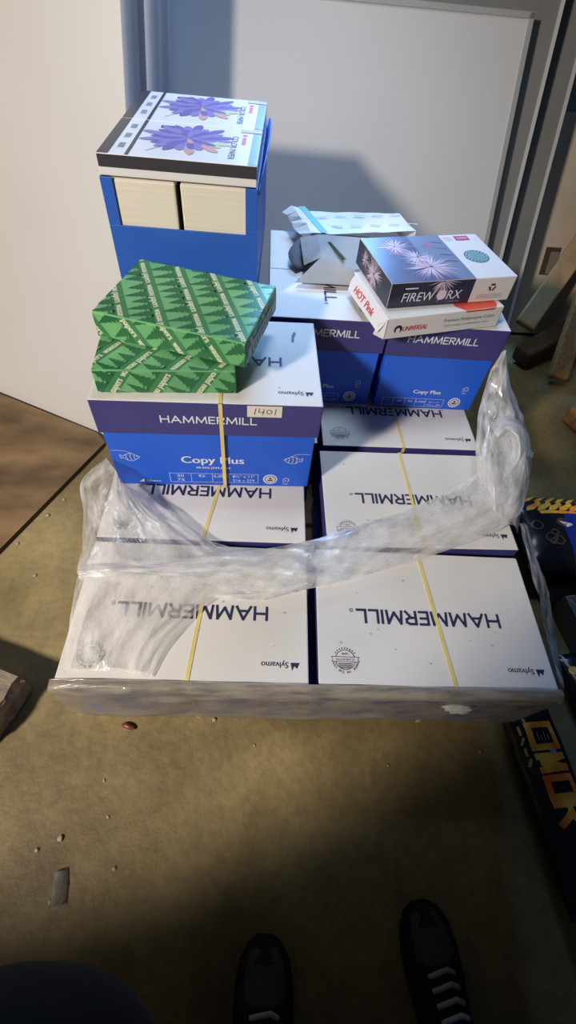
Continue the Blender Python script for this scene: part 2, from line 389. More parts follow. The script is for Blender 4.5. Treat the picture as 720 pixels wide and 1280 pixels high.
PETAL = mat('petal purple', (118, 102, 168), .35); PETAL2 = mat('petal violet', (142, 128, 190), .35); PETALO = mat('petal orange', (206, 160, 150), .35); PETALG = mat('petal pale', (196, 204, 170), .35); PETALR = mat('red ink', (206, 70, 74), .4)
PKW = mat('glossy white board', (226, 224, 226), .3); PKD = mat('charcoal band', (62, 60, 66), .35); PKT = mat('steel blue band', (120, 140, 165), .3); INKD = mat('dark ink', (60, 62, 78), .5); INKG = mat('grey ink', (140, 140, 150), .5)
def colour_ream(label, y0, dep):
    w, h = .30, .036
    c, s = math.cos(trot), math.sin(trot); zb = th+.0012
    q = TB+Vector((-s*y0, c*y0, zb))
    t = thing('paper_ream', label, 'ream of paper', q, (0, 0, trot), 'colour paper reams on the tall carton')
    m = MB()
    m.box((0, dep/2, h/2), (w, dep, h), PKW, .002)
    F = Frame((0, -0.0, 0), (1, 0, 0), (0, 0, 1)); m.rect(F, -w/2+.001, .0145, w/2-.001, h-.001, PKD)
    F = Frame((0, 0, h), (1, 0, 0), (0, 1, 0), (-w/2+.001, .001, w/2-.001, dep-.001))
    m.rect(F, -w/2, 0, -w/2+.022, dep, PKD); m.rect(F, -w/2+.052, 0, -w/2+.059, dep, PKD); m.rect(F, w/2-.018, 0, w/2, dep, PKT)
    fc = (.005, dep*.56)
    for ring_, (n, r0, r1, wd) in enumerate(((22, .02, .088, .020), (16, .012, .062, .016), (11, .0, .04, .012))):
        for i in range(n):
            a = 2*PI*i/n+ring_*.2; rr = r1*(1+.14*math.sin(i*2.7+ring_)); ca, sa = math.cos(a), math.sin(a)
            mt = PETAL if (i+ring_) % 2 else PETAL2
            if -1.7 < math.atan2(sa, ca) < -.8 and ring_ != 1 and i % 3: mt = PETALO
            elif -.75 <= math.atan2(sa, ca) < -.25 and ring_ == 0: mt = PETALG
            pts = []
            for u, ww in ((r0, .2), (r0+(rr-r0)*.45, .8), (r0+(rr-r0)*.75, 1), (rr*.94, .6), (rr, .05)): pts.append((u, ww*wd/2))
            pts = pts+[(u, -v) for u, v in pts[::-1]]
            m.poly(F, [(fc[0]+ca*u-sa*v, fc[1]+sa*u*.92+ca*v*.92) for u, v in pts], mt, .0006+.0002*ring_+.00002*i)
    m.text(F, 'COLOR PAPER', (w/2-.052, dep*.42), .013, INKD, w=dep*.62, ang=-PI/2)
    m.text(F, 'xerox', (w/2-.034, dep*.66), .011, PETALR, w=.052, ang=-PI/2) if False else None
    m.rect(F, w/2-.038, dep*.52, w/2-.030, dep*.72, PETALR); m.disc(F, (w/2-.034, dep*.78), .006, PETALR, 10)
    m.rect(F, -.060, dep*.80, -.032, dep*.88, INKD)
    for k in range(4): m.line(F, (-w/2+.085, dep*(.62+.06*k)), (-.066, dep*(.62+.06*k)), .002, INKG)
    for k in range(3): m.rect(F, -w/2+.031, dep*(.18+.27*k), -w/2+.043, dep*(.30+.27*k), INKG)
    m.line(F, (-w/2+.085, dep*.15), (-w/2+.11, dep*.28), .002, INKG)
    m.build('ream_wrapper', t)
    m = MB(); F2 = Frame((0, 0, h), (1, 0, 0), (0, 1, 0)); m.rect(F2, w/2-.045, dep*.92-.012, w/2+.0, dep*.92+.006, mat('clear tape', (214, 222, 232), .12), .0012); m.build('tape', t)
    return t
colour_ream('white color paper ream with purple flower, nearer one on the open carton', -.001, .212)
colour_ream('white color paper ream with purple flower, farther one on the open carton', .213, .215)

# ------------------------------------------------------------------ green wrapped reams
def green_ream(label, loc, rot, L, Wd, h, mirror, label_side):
    t = thing('paper_ream', label, 'ream of paper', loc, rot, 'green wrapped reams')
    m = MB(); m.box((0, 0, h/2), (L, Wd, h), GREEN, .004)
    th_ = math.radians(-57 if not mirror else -125); ux = (math.cos(th_), math.sin(th_)); vx = (-ux[1], ux[0])
    def motif(F, ox, oy):
        # (ox, oy): pattern coordinates of the frame's origin
        def tr(a, b): return (ux[0]*a+vx[0]*b-ox, ux[1]*a+vx[1]*b-oy)
        for k in range(-6, 7):
            b0 = k*.066
            m.poly(F, [tr(-.6, b0-.009), tr(.6, b0-.009), tr(.6, b0+.014), tr(-.6, b0+.014)], STRIPG, .0004)
            rn = random.Random(k+50)
            a = -.5
            while a < .5:          # conifers standing on the band, tops to the left
                hh = rn.uniform(.030, .046); ww = rn.uniform(.022, .032)
                for q in range(4):
                    y0, y1 = hh*q/4.6, hh*(q+1.7)/4.6; w0 = ww*.62*(1-q/4.6)
                    if q == 3: y1 = hh*1.1
                    m.poly(F, [tr(a-w0, b0-.0085-y0), tr(a+w0, b0-.0085-y0), tr(a, b0-.0085-y1)], DGREEN, .0005+.00003*q)
                a += ww*rn.uniform(.8, 1.15)
            a = -.48+.03*k
            while a < .5:
                m.poly(F, [tr(a, b0-.0055), tr(a+.069, b0-.0055), tr(a+.069, b0+.0055), tr(a, b0+.0055)], CREAMINK, .0007) if False else None
                m.text(F, 'wausau papers', (tr(a+.040, b0+.0025)), .0142, CREAMINK, w=.082, ang=th_+(0 if not mirror else PI), bold=.07, off=.0009)
                a += .090
    motif(Frame((0, 0, h), (1, 0, 0), (0, 1, 0), (-L/2+.002, -Wd/2+.002, L/2-.002, Wd/2-.002)), 0, 0)
    motif(Frame((0, -Wd/2, h), (1, 0, 0), (0, 0, 1), (-L/2+.002, -h+.002, L/2-.002, -.002)), 0, -Wd/2)
    motif(Frame((L/2, 0, h), (0, 1, 0), (0, 0, 1), (-Wd/2+.002, -h+.002, Wd/2-.002, -.002)), -.03, .05)
    m.build('ream_wrapper', t)
    # folded seam along the front and end label
    m = MB(); F = Frame((L/2, 0, 0), (0, 1, 0), (0, 0, 1))
    m.rect(F, -Wd/2+.012, .010, Wd/2-.012, h*.62, mat('ream end label', (188, 208, 214), .5), .0012)
    for k in range(9): m.rect(F, -Wd/2+.03+k*.017, h*.2, -Wd/2+.040+k*.017, h*.5, INKG, .0016)
    o = m.build('end_label', t); o['label'] = 'pale end label'
    return t
gt = [at(104, 386, .74), at(303, 431, .74), at(354, 356, .74), at(179, 324, .74)]
gh = .052
gc = sum(gt, Vector())/4
ga = math.atan2(gt[1].y-gt[0].y, gt[1].x-gt[0].x)
green_ream('green tree-pattern paper ream on top of its twin, turned askew', (gc.x, gc.y, Z2+gh+.003), (0, 0, ga+.02), .298, .212, gh, False, True)
green_ream('green tree-pattern paper ream lying underneath the askew green one', (-.246, .575, Z2+.0012), (0, 0, .06), .262, .212, gh, True, False)

# ------------------------------------------------------------------ boxed reams on the right
FXD = mat('night sky print', (44, 46, 66), .3, (58, 58, 86), 9); FXT = mat('night sky print top', (82, 86, 124), .28, (112, 108, 150), 7); FXG = mat('blue grey print', (122, 136, 166), .3)
FXB = mat('burst pink', (226, 206, 226), .4); FXP = mat('burst rose', (206, 120, 160), .4); TEAL = mat('teal ink', (70, 120, 140), .4); REDP = mat('red patch', (222, 84, 66), .4); MAG = mat('magenta ink', (190, 60, 120), .4)
def burst(m, F, c, r, n, seed, mt=FXB, off=.0009):
    rn = random.Random(seed)
    for i in range(n):
        a = rn.uniform(0, 2*PI); rr = r*rn.uniform(.45, 1); e = (c[0]+rr*math.cos(a), c[1]+rr*math.sin(a)); w = .0007
        n_ = (-math.sin(a)*w, math.cos(a)*w)
        b = (c[0]+(e[0]-c[0])*.10, c[1]+(e[1]-c[1])*.10)
        m.poly(F, [(b[0]+n_[0]*.3, b[1]+n_[1]*.3), (e[0]*.5+c[0]*.5+n_[0], e[1]*.5+c[1]*.5+n_[1]), e, (e[0]*.5+c[0]*.5-n_[0], e[1]*.5+c[1]*.5-n_[1]), (b[0]-n_[0]*.3, b[1]-n_[1]*.3)], mt, off+.000006*i)
L_, W_, h_ = .305, .208, .056
uz = Z2+.0015
fxf = [at(489, 352, .745), at(650, 342, .745), at(591, 290, .745), at(455, 296, .745)]
fc = sum(fxf, Vector())/4; fa = math.atan2(fxf[1].y-fxf[0].y, fxf[1].x-fxf[0].x)
# lower box
hU = .050
t = thing('paper_ream', 'white paper box with red patch and HOT PINK handwriting, under the fireworks box', 'ream of paper', (.322, .824, uz), (0, 0, .28))
m = MB(); Lu, Wu = .296, .205
m.box((0, 0, hU/2), (Lu, Wu, hU), PKW, .002)
F = Frame((0, -Wu/2, 0), (1, 0, 0), (0, 0, 1))
m.text(F, 'UNIVERSAL', (-.075, hU*.45), .012, PETALR, w=.062, bold=.03, shear=.15)
m.disc(F, (-.117, hU*.45), .010, BLACK, 16, .0007); m.disc(F, (-.117, hU*.42), .005, PKW, 12, .0009); m.rect(F, -.122, hU*.22, -.112, hU*.40, PKW, .001)
m.text(F, 'Premium Multipurpose Colors', (.063, hU*.62), .0085, INKG, w=.132, bold=.01); m.text(F, 'Colored paper multipurpose reams', (.060, hU*.36), .0055, INKG, w=.12)
F2 = Frame((0, 0, hU), (1, 0, 0), (0, 1, 0), (-Lu/2+.002, -Wu/2+.001, Lu/2-.002, Wu/2-.002))
m.poly(F2, [(.045, -Wu/2), (.125, -Wu/2), (.135, -Wu/2+.012), (.135, .06), (.03, .06), (.028, -Wu/2+.02)], REDP)
m.poly(F, [(.045, hU-.0005), (.127, hU-.0005), (.122, hU-.005), (.05, hU-.005)], REDP)
m.build('box_body', t)
# opened left end: flap carrying the handwriting over a flat end coloured dark for the shade
m = MB(); x0 = -Lu/2
m.face([(x0-.0005, -Wu/2+.003, .003), (x0-.0005, Wu/2-.003, .003), (x0-.0005, Wu/2-.003, hU-.003), (x0-.0005, -Wu/2+.003, hU-.003)], mat('box end shade', (46, 46, 52), .8)); m.build('end_shade', t)
m = MB(); a_, b_ = Vector((x0-.001, -Wu/2+.002, hU-.001)), Vector((x0-.001, Wu/2-.01, hU-.001)); dn = Vector((-.016, 0, -.031))
m.grid([[a_, a_*.5+b_*.5, b_], [a_+dn*.5, (a_+b_)*.5+dn*.5, b_+dn*.5], [a_+dn+Vector((0, .004, 0)), (a_+b_)*.5+dn, b_+dn-Vector((0, .01, 0))]], PKW, False)
yx = (a_-b_).normalized(); F3 = Frame(b_+dn*.5, yx, -dn)
m.text(F3, 'HOT Pink', ((b_-a_).length*.46, 0), .016, PETALR, w=.11, bold=-.0, off=.002)
o = m.build('end_flap', t); o.modifiers.new('thick', 'SOLIDIFY').thickness = .0012
m = MB(); yy = -Wu/2
m.face([(x0, yy-.0005, .002), (x0-.022, yy+.012, .010), (x0-.014, yy+.016, hU*.62), (x0, yy-.0005, hU-.002)], PKW); o = m.build('corner_flap', t); o.modifiers.new('thick', 'SOLIDIFY').thickness = .0012
# upper box
t = thing('paper_ream', 'dark fireworks-printed FIREWORX paper box with a plain white right end', 'ream of paper', (fc.x, fc.y, uz+hU+.0012), (0, 0, fa))
m = MB(); m.box((0, 0, h_/2), (L_, W_, h_), PKW, .0015)
F = Frame((0, 0, h_), (1, 0, 0), (0, 1, 0), (-L_/2+.0005, -W_/2+.0005, L_/2-.0005, W_/2-.0005))
m.rect(F, -L_/2, -W_/2, .01, W_/2, FXT); m.rect(F, -.035, -W_/2, .048, W_/2, FXG, .0006)
m.poly(F, [(-L_/2, -W_/2), (.01, -W_/2), (-.035, -.01), (-.035, W_/2), (-L_/2, W_/2)], FXT, .0007)
burst(m, F, (-.085, .055), .055, 70, 1); burst(m, F, (-.035, -.045), .075, 150, 2, off=.001); burst(m, F, (-.05, .0), .05, 80, 3, off=.001); burst(m, F, (-.09, .03), .035, 30, 4, FXP)
burst(m, F, (.0, .055), .02, 24, 5, FXP, .001)
for k in range(4): m.line(F, (.012, .07-.03*k), (.04, .062-.03*k), .003, FXT, .001)
m.disc(F, (.098, -.008), .030, TEAL, 24, .0006)
for k in range(20): a = 2*PI*k/20; m.disc(F, (.098+.025*math.cos(a), -.008+.025*math.sin(a)), .0022, PKW, 6, .0009)
m.disc(F, (.098, -.008), .021, mat('pale teal ink', (140, 174, 188), .4), 20, .0008)
for k in range(4): m.line(F, (.083, .004-.008*k), (.113, .004-.008*k), .0022, TEAL, .001)
m.rect(F, .085, W_/2-.032, .122, W_/2-.010, MAG, .0007); m.text(F, '500', (.1035, W_/2-.021), .011, PKW, w=.026, off=.001)
for k in range(3): m.line(F, (.055, W_/2-.015-.008*k), (.075, W_/2-.015-.008*k), .0015, INKG)
F = Frame((0, -W_/2, 0), (1, 0, 0), (0, 0, 1), (-L_/2+.0005, .0005, L_/2-.0005, h_-.0005))
m.rect(F, -L_/2, 0, .048, h_, FXD); burst(m, F, (-.03, h_), .05, 60, 6)
m.text(F, 'FIREW', (-.083, h_*.42), .021, INKW, w=.076, bold=.0, shear=.12); m.text(F, 'RX', (.005, h_*.42), .021, INKW, w=.034, shear=.12)
m.disc(F, (-.026, h_*.43), .0115, FXB, 16, .0012); burst(m, F, (-.026, h_*.43), .019, 40, 8)
m.rect(F, -.118, h_*.74, -.088, h_*.79, INKW, .0009); m.text(F, 'colored paper', (.01, h_*.14), .004, INKG, w=.03)
for k in range(3):
    a = k*2*PI/3+PI/2; c_ = (.098+.006*math.cos(a), h_*.60+.006*math.sin(a)); m.line(F, (c_[0]-.0055*math.sin(a), c_[1]+.0055*math.cos(a)), (c_[0]+.0055*math.sin(a), c_[1]-.0055*math.cos(a)), .0045, INKD)
for k in range(3): m.line(F, (.066, h_*(.30-.07*k)), (.132, h_*(.30-.07*k)), .0011, INKG)
F = Frame((-L_/2, 0, 0), (0, -1, 0), (0, 0, 1), (-W_/2+.0005, .0005, W_/2-.0005, h_-.0005)); m.rect(F, -W_/2, 0, W_/2, h_, FXD); burst(m, F, (.01, h_*.5), .055, 110, 9); burst(m, F, (-.05, h_*.6), .03, 40, 10)
m.build('box_body', t)

# ------------------------------------------------------------------ torn white ream at the back
WRAP = mat('white ream wrapper', (226, 228, 230), .45, (212, 214, 218), 6, bump=.08, bscale=14); WRAPSH = mat('white wrapper shaded', (150, 148, 146), .6, (136, 134, 132), 10, bump=.1, bscale=20); TEALB = mat('teal band', (84, 178, 164), .4)  # grey tone is the white wrapper with its shade put into the colour
wr = thing('paper_ream', 'torn-open white paper ream with teal band lying behind the fireworks box', 'ream of paper', (.19, 1.10, Z2))
def W2(u, v, z): return at(u, v, z)-Vector((.19, 1.10, Z2))
top = [W2(397, 293, .682), W2(520, 289, .682), W2(499, 267, .682), W2(372, 264, .682)]
m = MB(); nU, nV = 14, 8; P = []
for j in range(nV+1):
    r = []
    for i in range(nU+1):
        u, v = i/nU, j/nV; q = (top[0]*(1-u)+top[1]*u)*(1-v)+(top[3]*(1-u)+top[2]*u)*v
        q = q+Vector((0, 0, .002*noise.noise(q*30))); r.append(q)
    P.append(r)
m.grid(P, WRAP)
e0 = [p for p in P[-1]]; m.grid([e0, [Vector((p.x, p.y+.004, .001)) for p in e0]], WRAP)
er = [r[-1] for r in P]; m.grid([er, [Vector((p.x+.003, p.y, .001)) for p in er]], WRAP)
F = Frame(top[0], top[1]-top[0], top[3]-top[0])
for k in range(5):
    for j in range(2): m.line(F, (.055+.055*k-.02*j, .04+.06*j), (.085+.055*k-.02*j, .034+.06*j), .005, mat('pale ink', (176, 190, 196), .5), .004)
m.build('wrapper', wr)
m = MB(); m.grid([[a+(b-a)*f+Vector((0, 0, .004)) for f in (.035, .10)] for a, b in zip([top[0]+(top[3]-top[0])*i/6 for i in range(-0, 8)], [top[1]+(top[2]-top[1])*i/6 for i in range(0, 8)])], TEALB)
o = m.build('teal_band', wr); o['label'] = 'teal printed band'
# crumpled left end
m = MB(); rn = random.Random(3); P = []
for j in range(9):
    v = j/8; base = top[0]+(top[3]-top[0])*v*1.12
    P.append([base+Vector((.012, 0, .003)), base+Vector((-.012, rn.uniform(-.008, .008), .006*rn.random()+.002)), base+Vector((-.03-.012*rn.random(), rn.uniform(-.012, .012), -.004-.012*rn.random()))])
m.grid(P, WRAP, False); m.build('crumpled_end', wr)
# sagging emptied front of the wrapper: slope, fold and hanging tip
m = MB()
a0, a1 = W2(397, 293, .683), W2(458, 298, .683); c0, c1 = W2(401, 322, .672), W2(450, 340, .668); d0, d1 = W2(369, 353, .645), W2(443, 357, .645); mid = W2(404, 376, .634)
def quad(p, q, r, s, n=6, amp=.0025, mt=WRAPSH):
    P = []
    for j in range(n+1):
        P.append([])
        for i in range(n+1):
            u, v = i/n, j/n; x = (p*(1-u)+q*u)*(1-v)+(s*(1-u)+r*u)*v
            e = min(u, v, 1-u, 1-v)*4; P[-1].append(x+Vector((0, 0, amp*e*noise.noise(x*45))))
    m.grid(P, mt, False)
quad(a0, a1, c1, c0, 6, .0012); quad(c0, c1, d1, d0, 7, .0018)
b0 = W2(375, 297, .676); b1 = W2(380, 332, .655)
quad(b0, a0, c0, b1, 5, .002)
LOGO = mat('dark green ink', (54, 72, 64), .9, spec=.1)
for p, q in (((411, 303), (430, 325)), ((405, 337), (420, 350)), ((373, 349), (381, 354))):
    P_, Q_ = W2(*p, .679 if p[1] < 330 else .656 if p[0] > 390 else .645), W2(*q, .677 if p[1] < 330 else .648 if p[0] > 390 else .644)
    dv = (Q_-P_); nx = Vector((-dv.y, dv.x, 0)).normalized()*.0045; up = Vector((0, 0, .0016)); m.face([P_-nx+up, Q_-nx+up, Q_+nx+up, P_+nx+up], LOGO)
o = m.build('sagging_wrapper', wr); o['label'] = 'emptied white wrapper front, its shade coloured grey, with a hanging fold'; sl = o.modifiers.new('thick', 'SOLIDIFY'); sl.thickness = .0008
m = MB()  # sheet inside the open end, coloured dark for the hollow's shade
P = []
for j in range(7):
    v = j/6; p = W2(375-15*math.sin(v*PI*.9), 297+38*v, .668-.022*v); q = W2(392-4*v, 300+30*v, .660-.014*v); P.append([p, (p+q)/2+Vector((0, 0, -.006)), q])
m.grid(P, mat('paper hollow shade', (84, 86, 96), .7)); o = m.build('hollow_shade', wr); o['label'] = 'open end with the shade of its hollow coloured in'; o.modifiers.new('thick', 'SOLIDIFY').thickness = .0008

# ------------------------------------------------------------------ stretch film
def film_mat(name, dens, tint=(235, 236, 238)):
    m = bpy.data.materials.new(name); m.use_nodes = True; nt = m.node_tree; nt.nodes.clear(); N = nt.nodes.new; L = nt.links.new
    out = N('ShaderNodeOutputMaterial'); tr = N('ShaderNodeBsdfTransparent'); df = N('ShaderNodeBsdfDiffuse'); tl = N('ShaderNodeBsdfTranslucent'); gl = N('ShaderNodeBsdfGlossy')
    tr.inputs['Color'].default_value = (.97, .97, .97, 1); df.inputs['Color'].default_value = (*lin(*tint), 1); tl.inputs['Color'].default_value = (*lin(*tint), 1); gl.inputs['Roughness'].default_value = .1
    tc = N('ShaderNodeTexCoord'); n = N('ShaderNodeTexNoise'); n.inputs['Scale'].default_value = 9; n.inputs['Detail'].default_value = 5
    mp = N('ShaderNodeMapping'); mp.inputs['Scale'].default_value = (.45, .9, 1); L(tc.outputs['UV'], mp.inputs['Vector']); L(mp.outputs['Vector'], n.inputs['Vector'])
    # fine creases running along the pull of the film
    mq = N('ShaderNodeMapping'); mq.inputs['Scale'].default_value = (5, 30, 1); n2 = N('ShaderNodeTexNoise'); n2.inputs['Scale'].default_value = 1.5; n2.inputs['Detail'].default_value = 4; n2.inputs['Distortion'].default_value = .8
    L(tc.outputs['UV'], mq.inputs['Vector']); L(mq.outputs['Vector'], n2.inputs['Vector'])
    sb = N('ShaderNodeMath'); sb.operation = 'SUBTRACT'; sb.inputs[1].default_value = .5; L(n2.outputs['Fac'], sb.inputs[0]); ab = N('ShaderNodeMath'); ab.operation = 'ABSOLUTE'; L(sb.outputs[0], ab.inputs[0])
    ln = N('ShaderNodeMapRange'); ln.inputs['From Min'].default_value = 0; ln.inputs['From Max'].default_value = .035; ln.inputs['To Min'].default_value = .20; ln.inputs['To Max'].default_value = 0; L(ab.outputs[0], ln.inputs['Value'])
    mr0 = N('ShaderNodeMapRange'); mr0.inputs['From Min'].default_value = .36; mr0.inputs['From Max'].default_value = .64; mr0.inputs['To Min'].default_value = max(0, dens-.24); mr0.inputs['To Max'].default_value = min(1, dens+.26)
    L(n.outputs['Fac'], mr0.inputs['Value'])
    mr = N('ShaderNodeMath'); mr.operation = 'ADD'; mr.use_clamp = True; L(mr0.outputs[0], mr.inputs[0]); L(ln.outputs[0], mr.inputs[1])
    bp = N('ShaderNodeBump'); bp.inputs['Strength'].default_value = .22; bp.inputs['Distance'].default_value = .004; L(n2.outputs['Fac'], bp.inputs['Height']); L(bp.outputs['Normal'], gl.inputs['Normal'])
    milk = N('ShaderNodeMixShader'); milk.inputs[0].default_value = .3; L(df.outputs[0], milk.inputs[1]); L(tl.outputs[0], milk.inputs[2])
    a = N('ShaderNodeMixShader'); L(mr.outputs[0], a.inputs[0]); L(tr.outputs[0], a.inputs[1]); L(milk.outputs[0], a.inputs[2])
    lw = N('ShaderNodeLayerWeight'); lw.inputs['Blend'].default_value = .5
    pw = N('ShaderNodeMath'); pw.operation = 'POWER'; pw.inputs[1].default_value = 3; L(lw.outputs['Facing'], pw.inputs[0])
    ma = N('ShaderNodeMath'); ma.operation = 'MULTIPLY_ADD'; ma.inputs[1].default_value = .20; ma.inputs[2].default_value = .07; L(pw.outputs[0], ma.inputs[0])
    b = N('ShaderNodeMixShader'); L(ma.outputs[0], b.inputs[0]); L(a.outputs[0], b.inputs[1]); L(gl.outputs[0], b.inputs[2])
    L(b.outputs[0], out.inputs['Surface']); return m
FILM = film_mat('stretch film', .40, (252, 251, 250)); FILMT = film_mat('stretch film bunched', .50, (250, 250, 251)); FILMC = film_mat('stretch film layered', .74, (176, 168, 154))
def cr(P, t):
    n = len(P)-1; x = max(0, min(n-1e-6, t*n)); i = int(x); f = x-i
    p0, p1, p2, p3 = P[max(i-1, 0)], P[i], P[i+1], P[min(i+2, n)]
    return .5*((2*p1)+(p2-p0)*f+(2*p0-5*p1+4*p2-p3)*f*f+(3*p1-p0-3*p2+p3)*f**3)
def sheet(name, rows, nu, nv, amp, fr, seed, m, parent, clampz=None, stretch=(1, 1, 1), edge=.35):
    """crumpled film skin through control rows of 3-D points"""
    R = [[cr(r, i/nu) for i in range(nu+1)] for r in rows]; P = [[cr([r[i] for r in R], j/nv) for i in range(nu+1)] for j in range(nv+1)]
    Lu = sum((P[nv//2][i+1]-P[nv//2][i]).length for i in range(nu)); Lv = sum((P[j+1][nu//2]-P[j][nu//2]).length for j in range(nv))
    Q = []; ph = Vector((seed*3.1, seed*1.7, seed))
    for j in range(nv+1):
        row = []
        for i in range(nu+1):
            a = P[j][min(i+1, nu)]-P[j][max(i-1, 0)]; b = P[min(j+1, nv)][i]-P[max(j-1, 0)][i]; nn = a.cross(b)
            nn = nn.normalized() if nn.length > 1e-9 else Vector((0, 0, 1))
            if nn.z < 0: nn = -nn
            p = P[j][i]; uv = Vector((i/nu*Lu*fr*.38, j/nv*Lv*fr*1.05, 0)); uv.y += .8*noise.noise(Vector((i/nu*Lu*fr*.5, j/nv*Lv*fr*.5, 7))+ph)
            h = 0; g = 1
            for o_ in range(4):
                h += g*(.6-2.2*abs(noise.noise(uv*(1.9**o_)+ph+Vector((0, 0, o_*5.3))))); g *= .42
            ed = min(j, nv-j, i, nu-i); k = edge+(1-edge)*min(1, ed/max(2, nv*.15))
            p = p+nn*(amp*h*k)+Vector((noise.noise(p*fr*1.3+ph), noise.noise(p*fr*1.3-ph), 0))*amp*.5
            if clampz is not None and p.z < clampz: p.z = clampz+.001*random.random()
            row.append(p)
        Q.append(row)
    mb = MB(); mb.grid(Q, m); o = mb.build(name, parent); me = o.data; uvl = me.uv_layers.new(name='UVMap'); C1 = nu+1
    for l in me.loops: uvl.data[l.index].uv = ((l.vertex_index % C1)/nu*Lu*4, (l.vertex_index//C1)/nv*Lv*4)
    return o
film = thing('stretch_film', 'torn crumpled clear stretch film draped over the lower cartons', 'plastic film', (0, 0, 0))
zt = Z1+.0045
V = lambda u, v, z: at(u, v, z)
# left heap: outer (left) edge to inner edge
sheet('left_drape', [
    [V(133, 573, .47), V(103, 602, .45), V(104, 655, .43), V(97, 716, .43)],
    [V(146, 592, .46), V(135, 625, .44), V(140, 670, .42), V(150, 716, .425)],
    [V(152, 604, .43), V(180, 640, .425), V(205, 675, .415), V(230, 714, .42)],
    [V(158, 606, .40), V(215, 642, .40), V(262, 676, .40), V(320, 708, .41)]], 90, 80, .0095, 12, 1, FILM, film, zt)
sheet('left_skirt', [
    [V(98, 714, .43), V(92, 750, .41), V(84, 800, .395), V(80, 838, .388)],
    [V(150, 716, .43), V(138, 760, .412), V(128, 805, .398), V(130, 838, .39)],
    [V(225, 722, .425), V(205, 765, .41), V(180, 800, .40), V(165, 842, .39)],
    [V(330, 728, .40), V(262, 752, .395), V(215, 800, .392), V(188, 846, .388)]], 80, 80, .0065, 14, 4, FILM, film, zt, stretch=(1.6, .7, 1))
sheet('cross_band', [
    [V(97, 706, .432), V(180, 702, .425), V(290, 690, .42), V(385, 676, .41), V(460, 652, .405), V(545, 622, .41), V(612, 575, .44), V(640, 520, .47)],
    [V(97, 714, .437), V(180, 711, .432), V(290, 706, .425), V(385, 694, .417), V(460, 675, .412), V(555, 650, .42), V(632, 605, .445), V(652, 550, .47)],
    [V(97, 719, .434), V(180, 719, .428), V(290, 718, .42), V(385, 715, .412), V(460, 700, .408), V(560, 670, .41), V(640, 630, .43), V(660, 580, .45)],
    [V(98, 726, .425), V(180, 730, .41), V(290, 738, .40), V(385, 736, .40), V(460, 718, .398), V(560, 688, .395), V(645, 648, .41), V(662, 600, .43)]], 220, 50, .0055, 12, 7, FILMT, film, zt, stretch=(.55, 1.7, 1))
sheet('middle_veil', [
    [V(262, 676, .40), V(300, 688, .40), V(340, 690, .40), V(392, 682, .40)],
    [V(230, 722, .405), V(290, 735, .402), V(340, 735, .402), V(392, 730, .402)],
    [V(215, 760, .395), V(262, 748, .394), V(320, 752, .393), V(352, 738, .393)]], 60, 30, .005, 14, 9, FILM, film, zt)
sheet('right_heap', [
    [V(627, 440, .60), V(612, 470, .53), V(600, 510, .47), V(594, 560, .44), V(600, 620, .42)],
    [V(632, 438, .605), V(628, 480, .53), V(622, 520, .48), V(618, 570, .46), V(620, 640, .43)],
    [V(634, 450, .58), V(640, 490, .51), V(650, 530, .45), V(655, 580, .42), V(640, 655, .40)],
    [V(630, 480, .50), V(646, 510, .40), V(662, 550, .35), V(660, 600, .36), V(645, 668, .375)]], 80, 44, .009, 11, 11, FILMT, film, None)
sheet('right_loop', [
    [V(612, 530, .46), V(632, 520, .485), V(652, 530, .48), V(660, 552, .46), V(655, 580, .44), V(640, 600, .43)],
    [V(620, 545, .48), V(634, 536, .50), V(646, 542, .50), V(650, 556, .485), V(646, 575, .46), V(634, 590, .44)],
    [V(626, 552, .45), V(634, 548, .46), V(640, 552, .46), V(641, 560, .45), V(638, 570, .44), V(630, 578, .43)]], 60, 18, .005, 14, 14, FILMT, film, None)
sheet('right_tail', [
    [V(648, 560, .45), V(658, 560, .44), V(667, 566, .43)], [V(650, 574, .44), V(658, 570, .435), V(665, 572, .425)]], 12, 8, .004, 40, 2, FILMT, film, None)
sheet('right_side', [
    [V(648, 655, .385), V(658, 690, .384), V(672, 745, .383), V(688, 810, .382), V(701, 858, .381)],
    [V(655, 655, .36), V(668, 695, .345), V(683, 745, .335), V(694, 810, .33), V(703, 862, .33)],
    [V(652, 662, .28), V(664, 700, .24), V(684, 765, .21), V(683, 812, .18), V(690, 860, .16)]], 90, 30, .008, 14, 21, FILM, film, None, stretch=(1, .8, 1))
# front skirt hugging the lid fronts and tucked to the pallet
rows = []
for z, dy, xs in ((.384, .004, 0), (.378, -.012, 0), (.345, -.016, 0), (.25, -.014, .006), (.20, -.012, .012), (.158, -.004, .02)):
    rows.append([Vector((x, dy-.012*((x+.41)/.93), z)) for x in (-.412+xs, -.2, .05, .28, .508-xs)])
sheet('front_skirt', rows, 120, 40, .0035, 9, 31, FILMC, film, None, stretch=(.5, 1, 5), edge=.5)
m = MB(); rn = random.Random(5)
bm = bmesh.new(); bmesh.ops.create_icosphere(bm, subdivisions=3, radius=1)
for v in bm.verts: v.co = Vector((v.co.x*.026, v.co.y*.010, v.co.z*.008))*(1+.5*noise.noise(v.co*3))
m.bm(bm, FILMT, Matrix.Translation((.32, -.032, .345)), True); m.build('crumple_knot', film)

# ------------------------------------------------------------------ leaning panels
AL = .40
def gpanel_mat(name, c0, c1, rough): 
    return mat(name, c0, rough, c1, 1.6, 2)
PW = gpanel_mat('warm white panel', (214, 212, 208), (208, 205, 200), .3); PF = mat('grey edge trim', (150, 156, 170), .45, (138, 144, 158), 3)
P4M = gpanel_mat('grey white board', (200, 199, 197), (192, 191, 190), .22); P5M = gpanel_mat('dull grey panel', (128, 128, 126), (118, 118, 118), .5); TRIM = mat('pale trim', (196, 196, 196), .4)
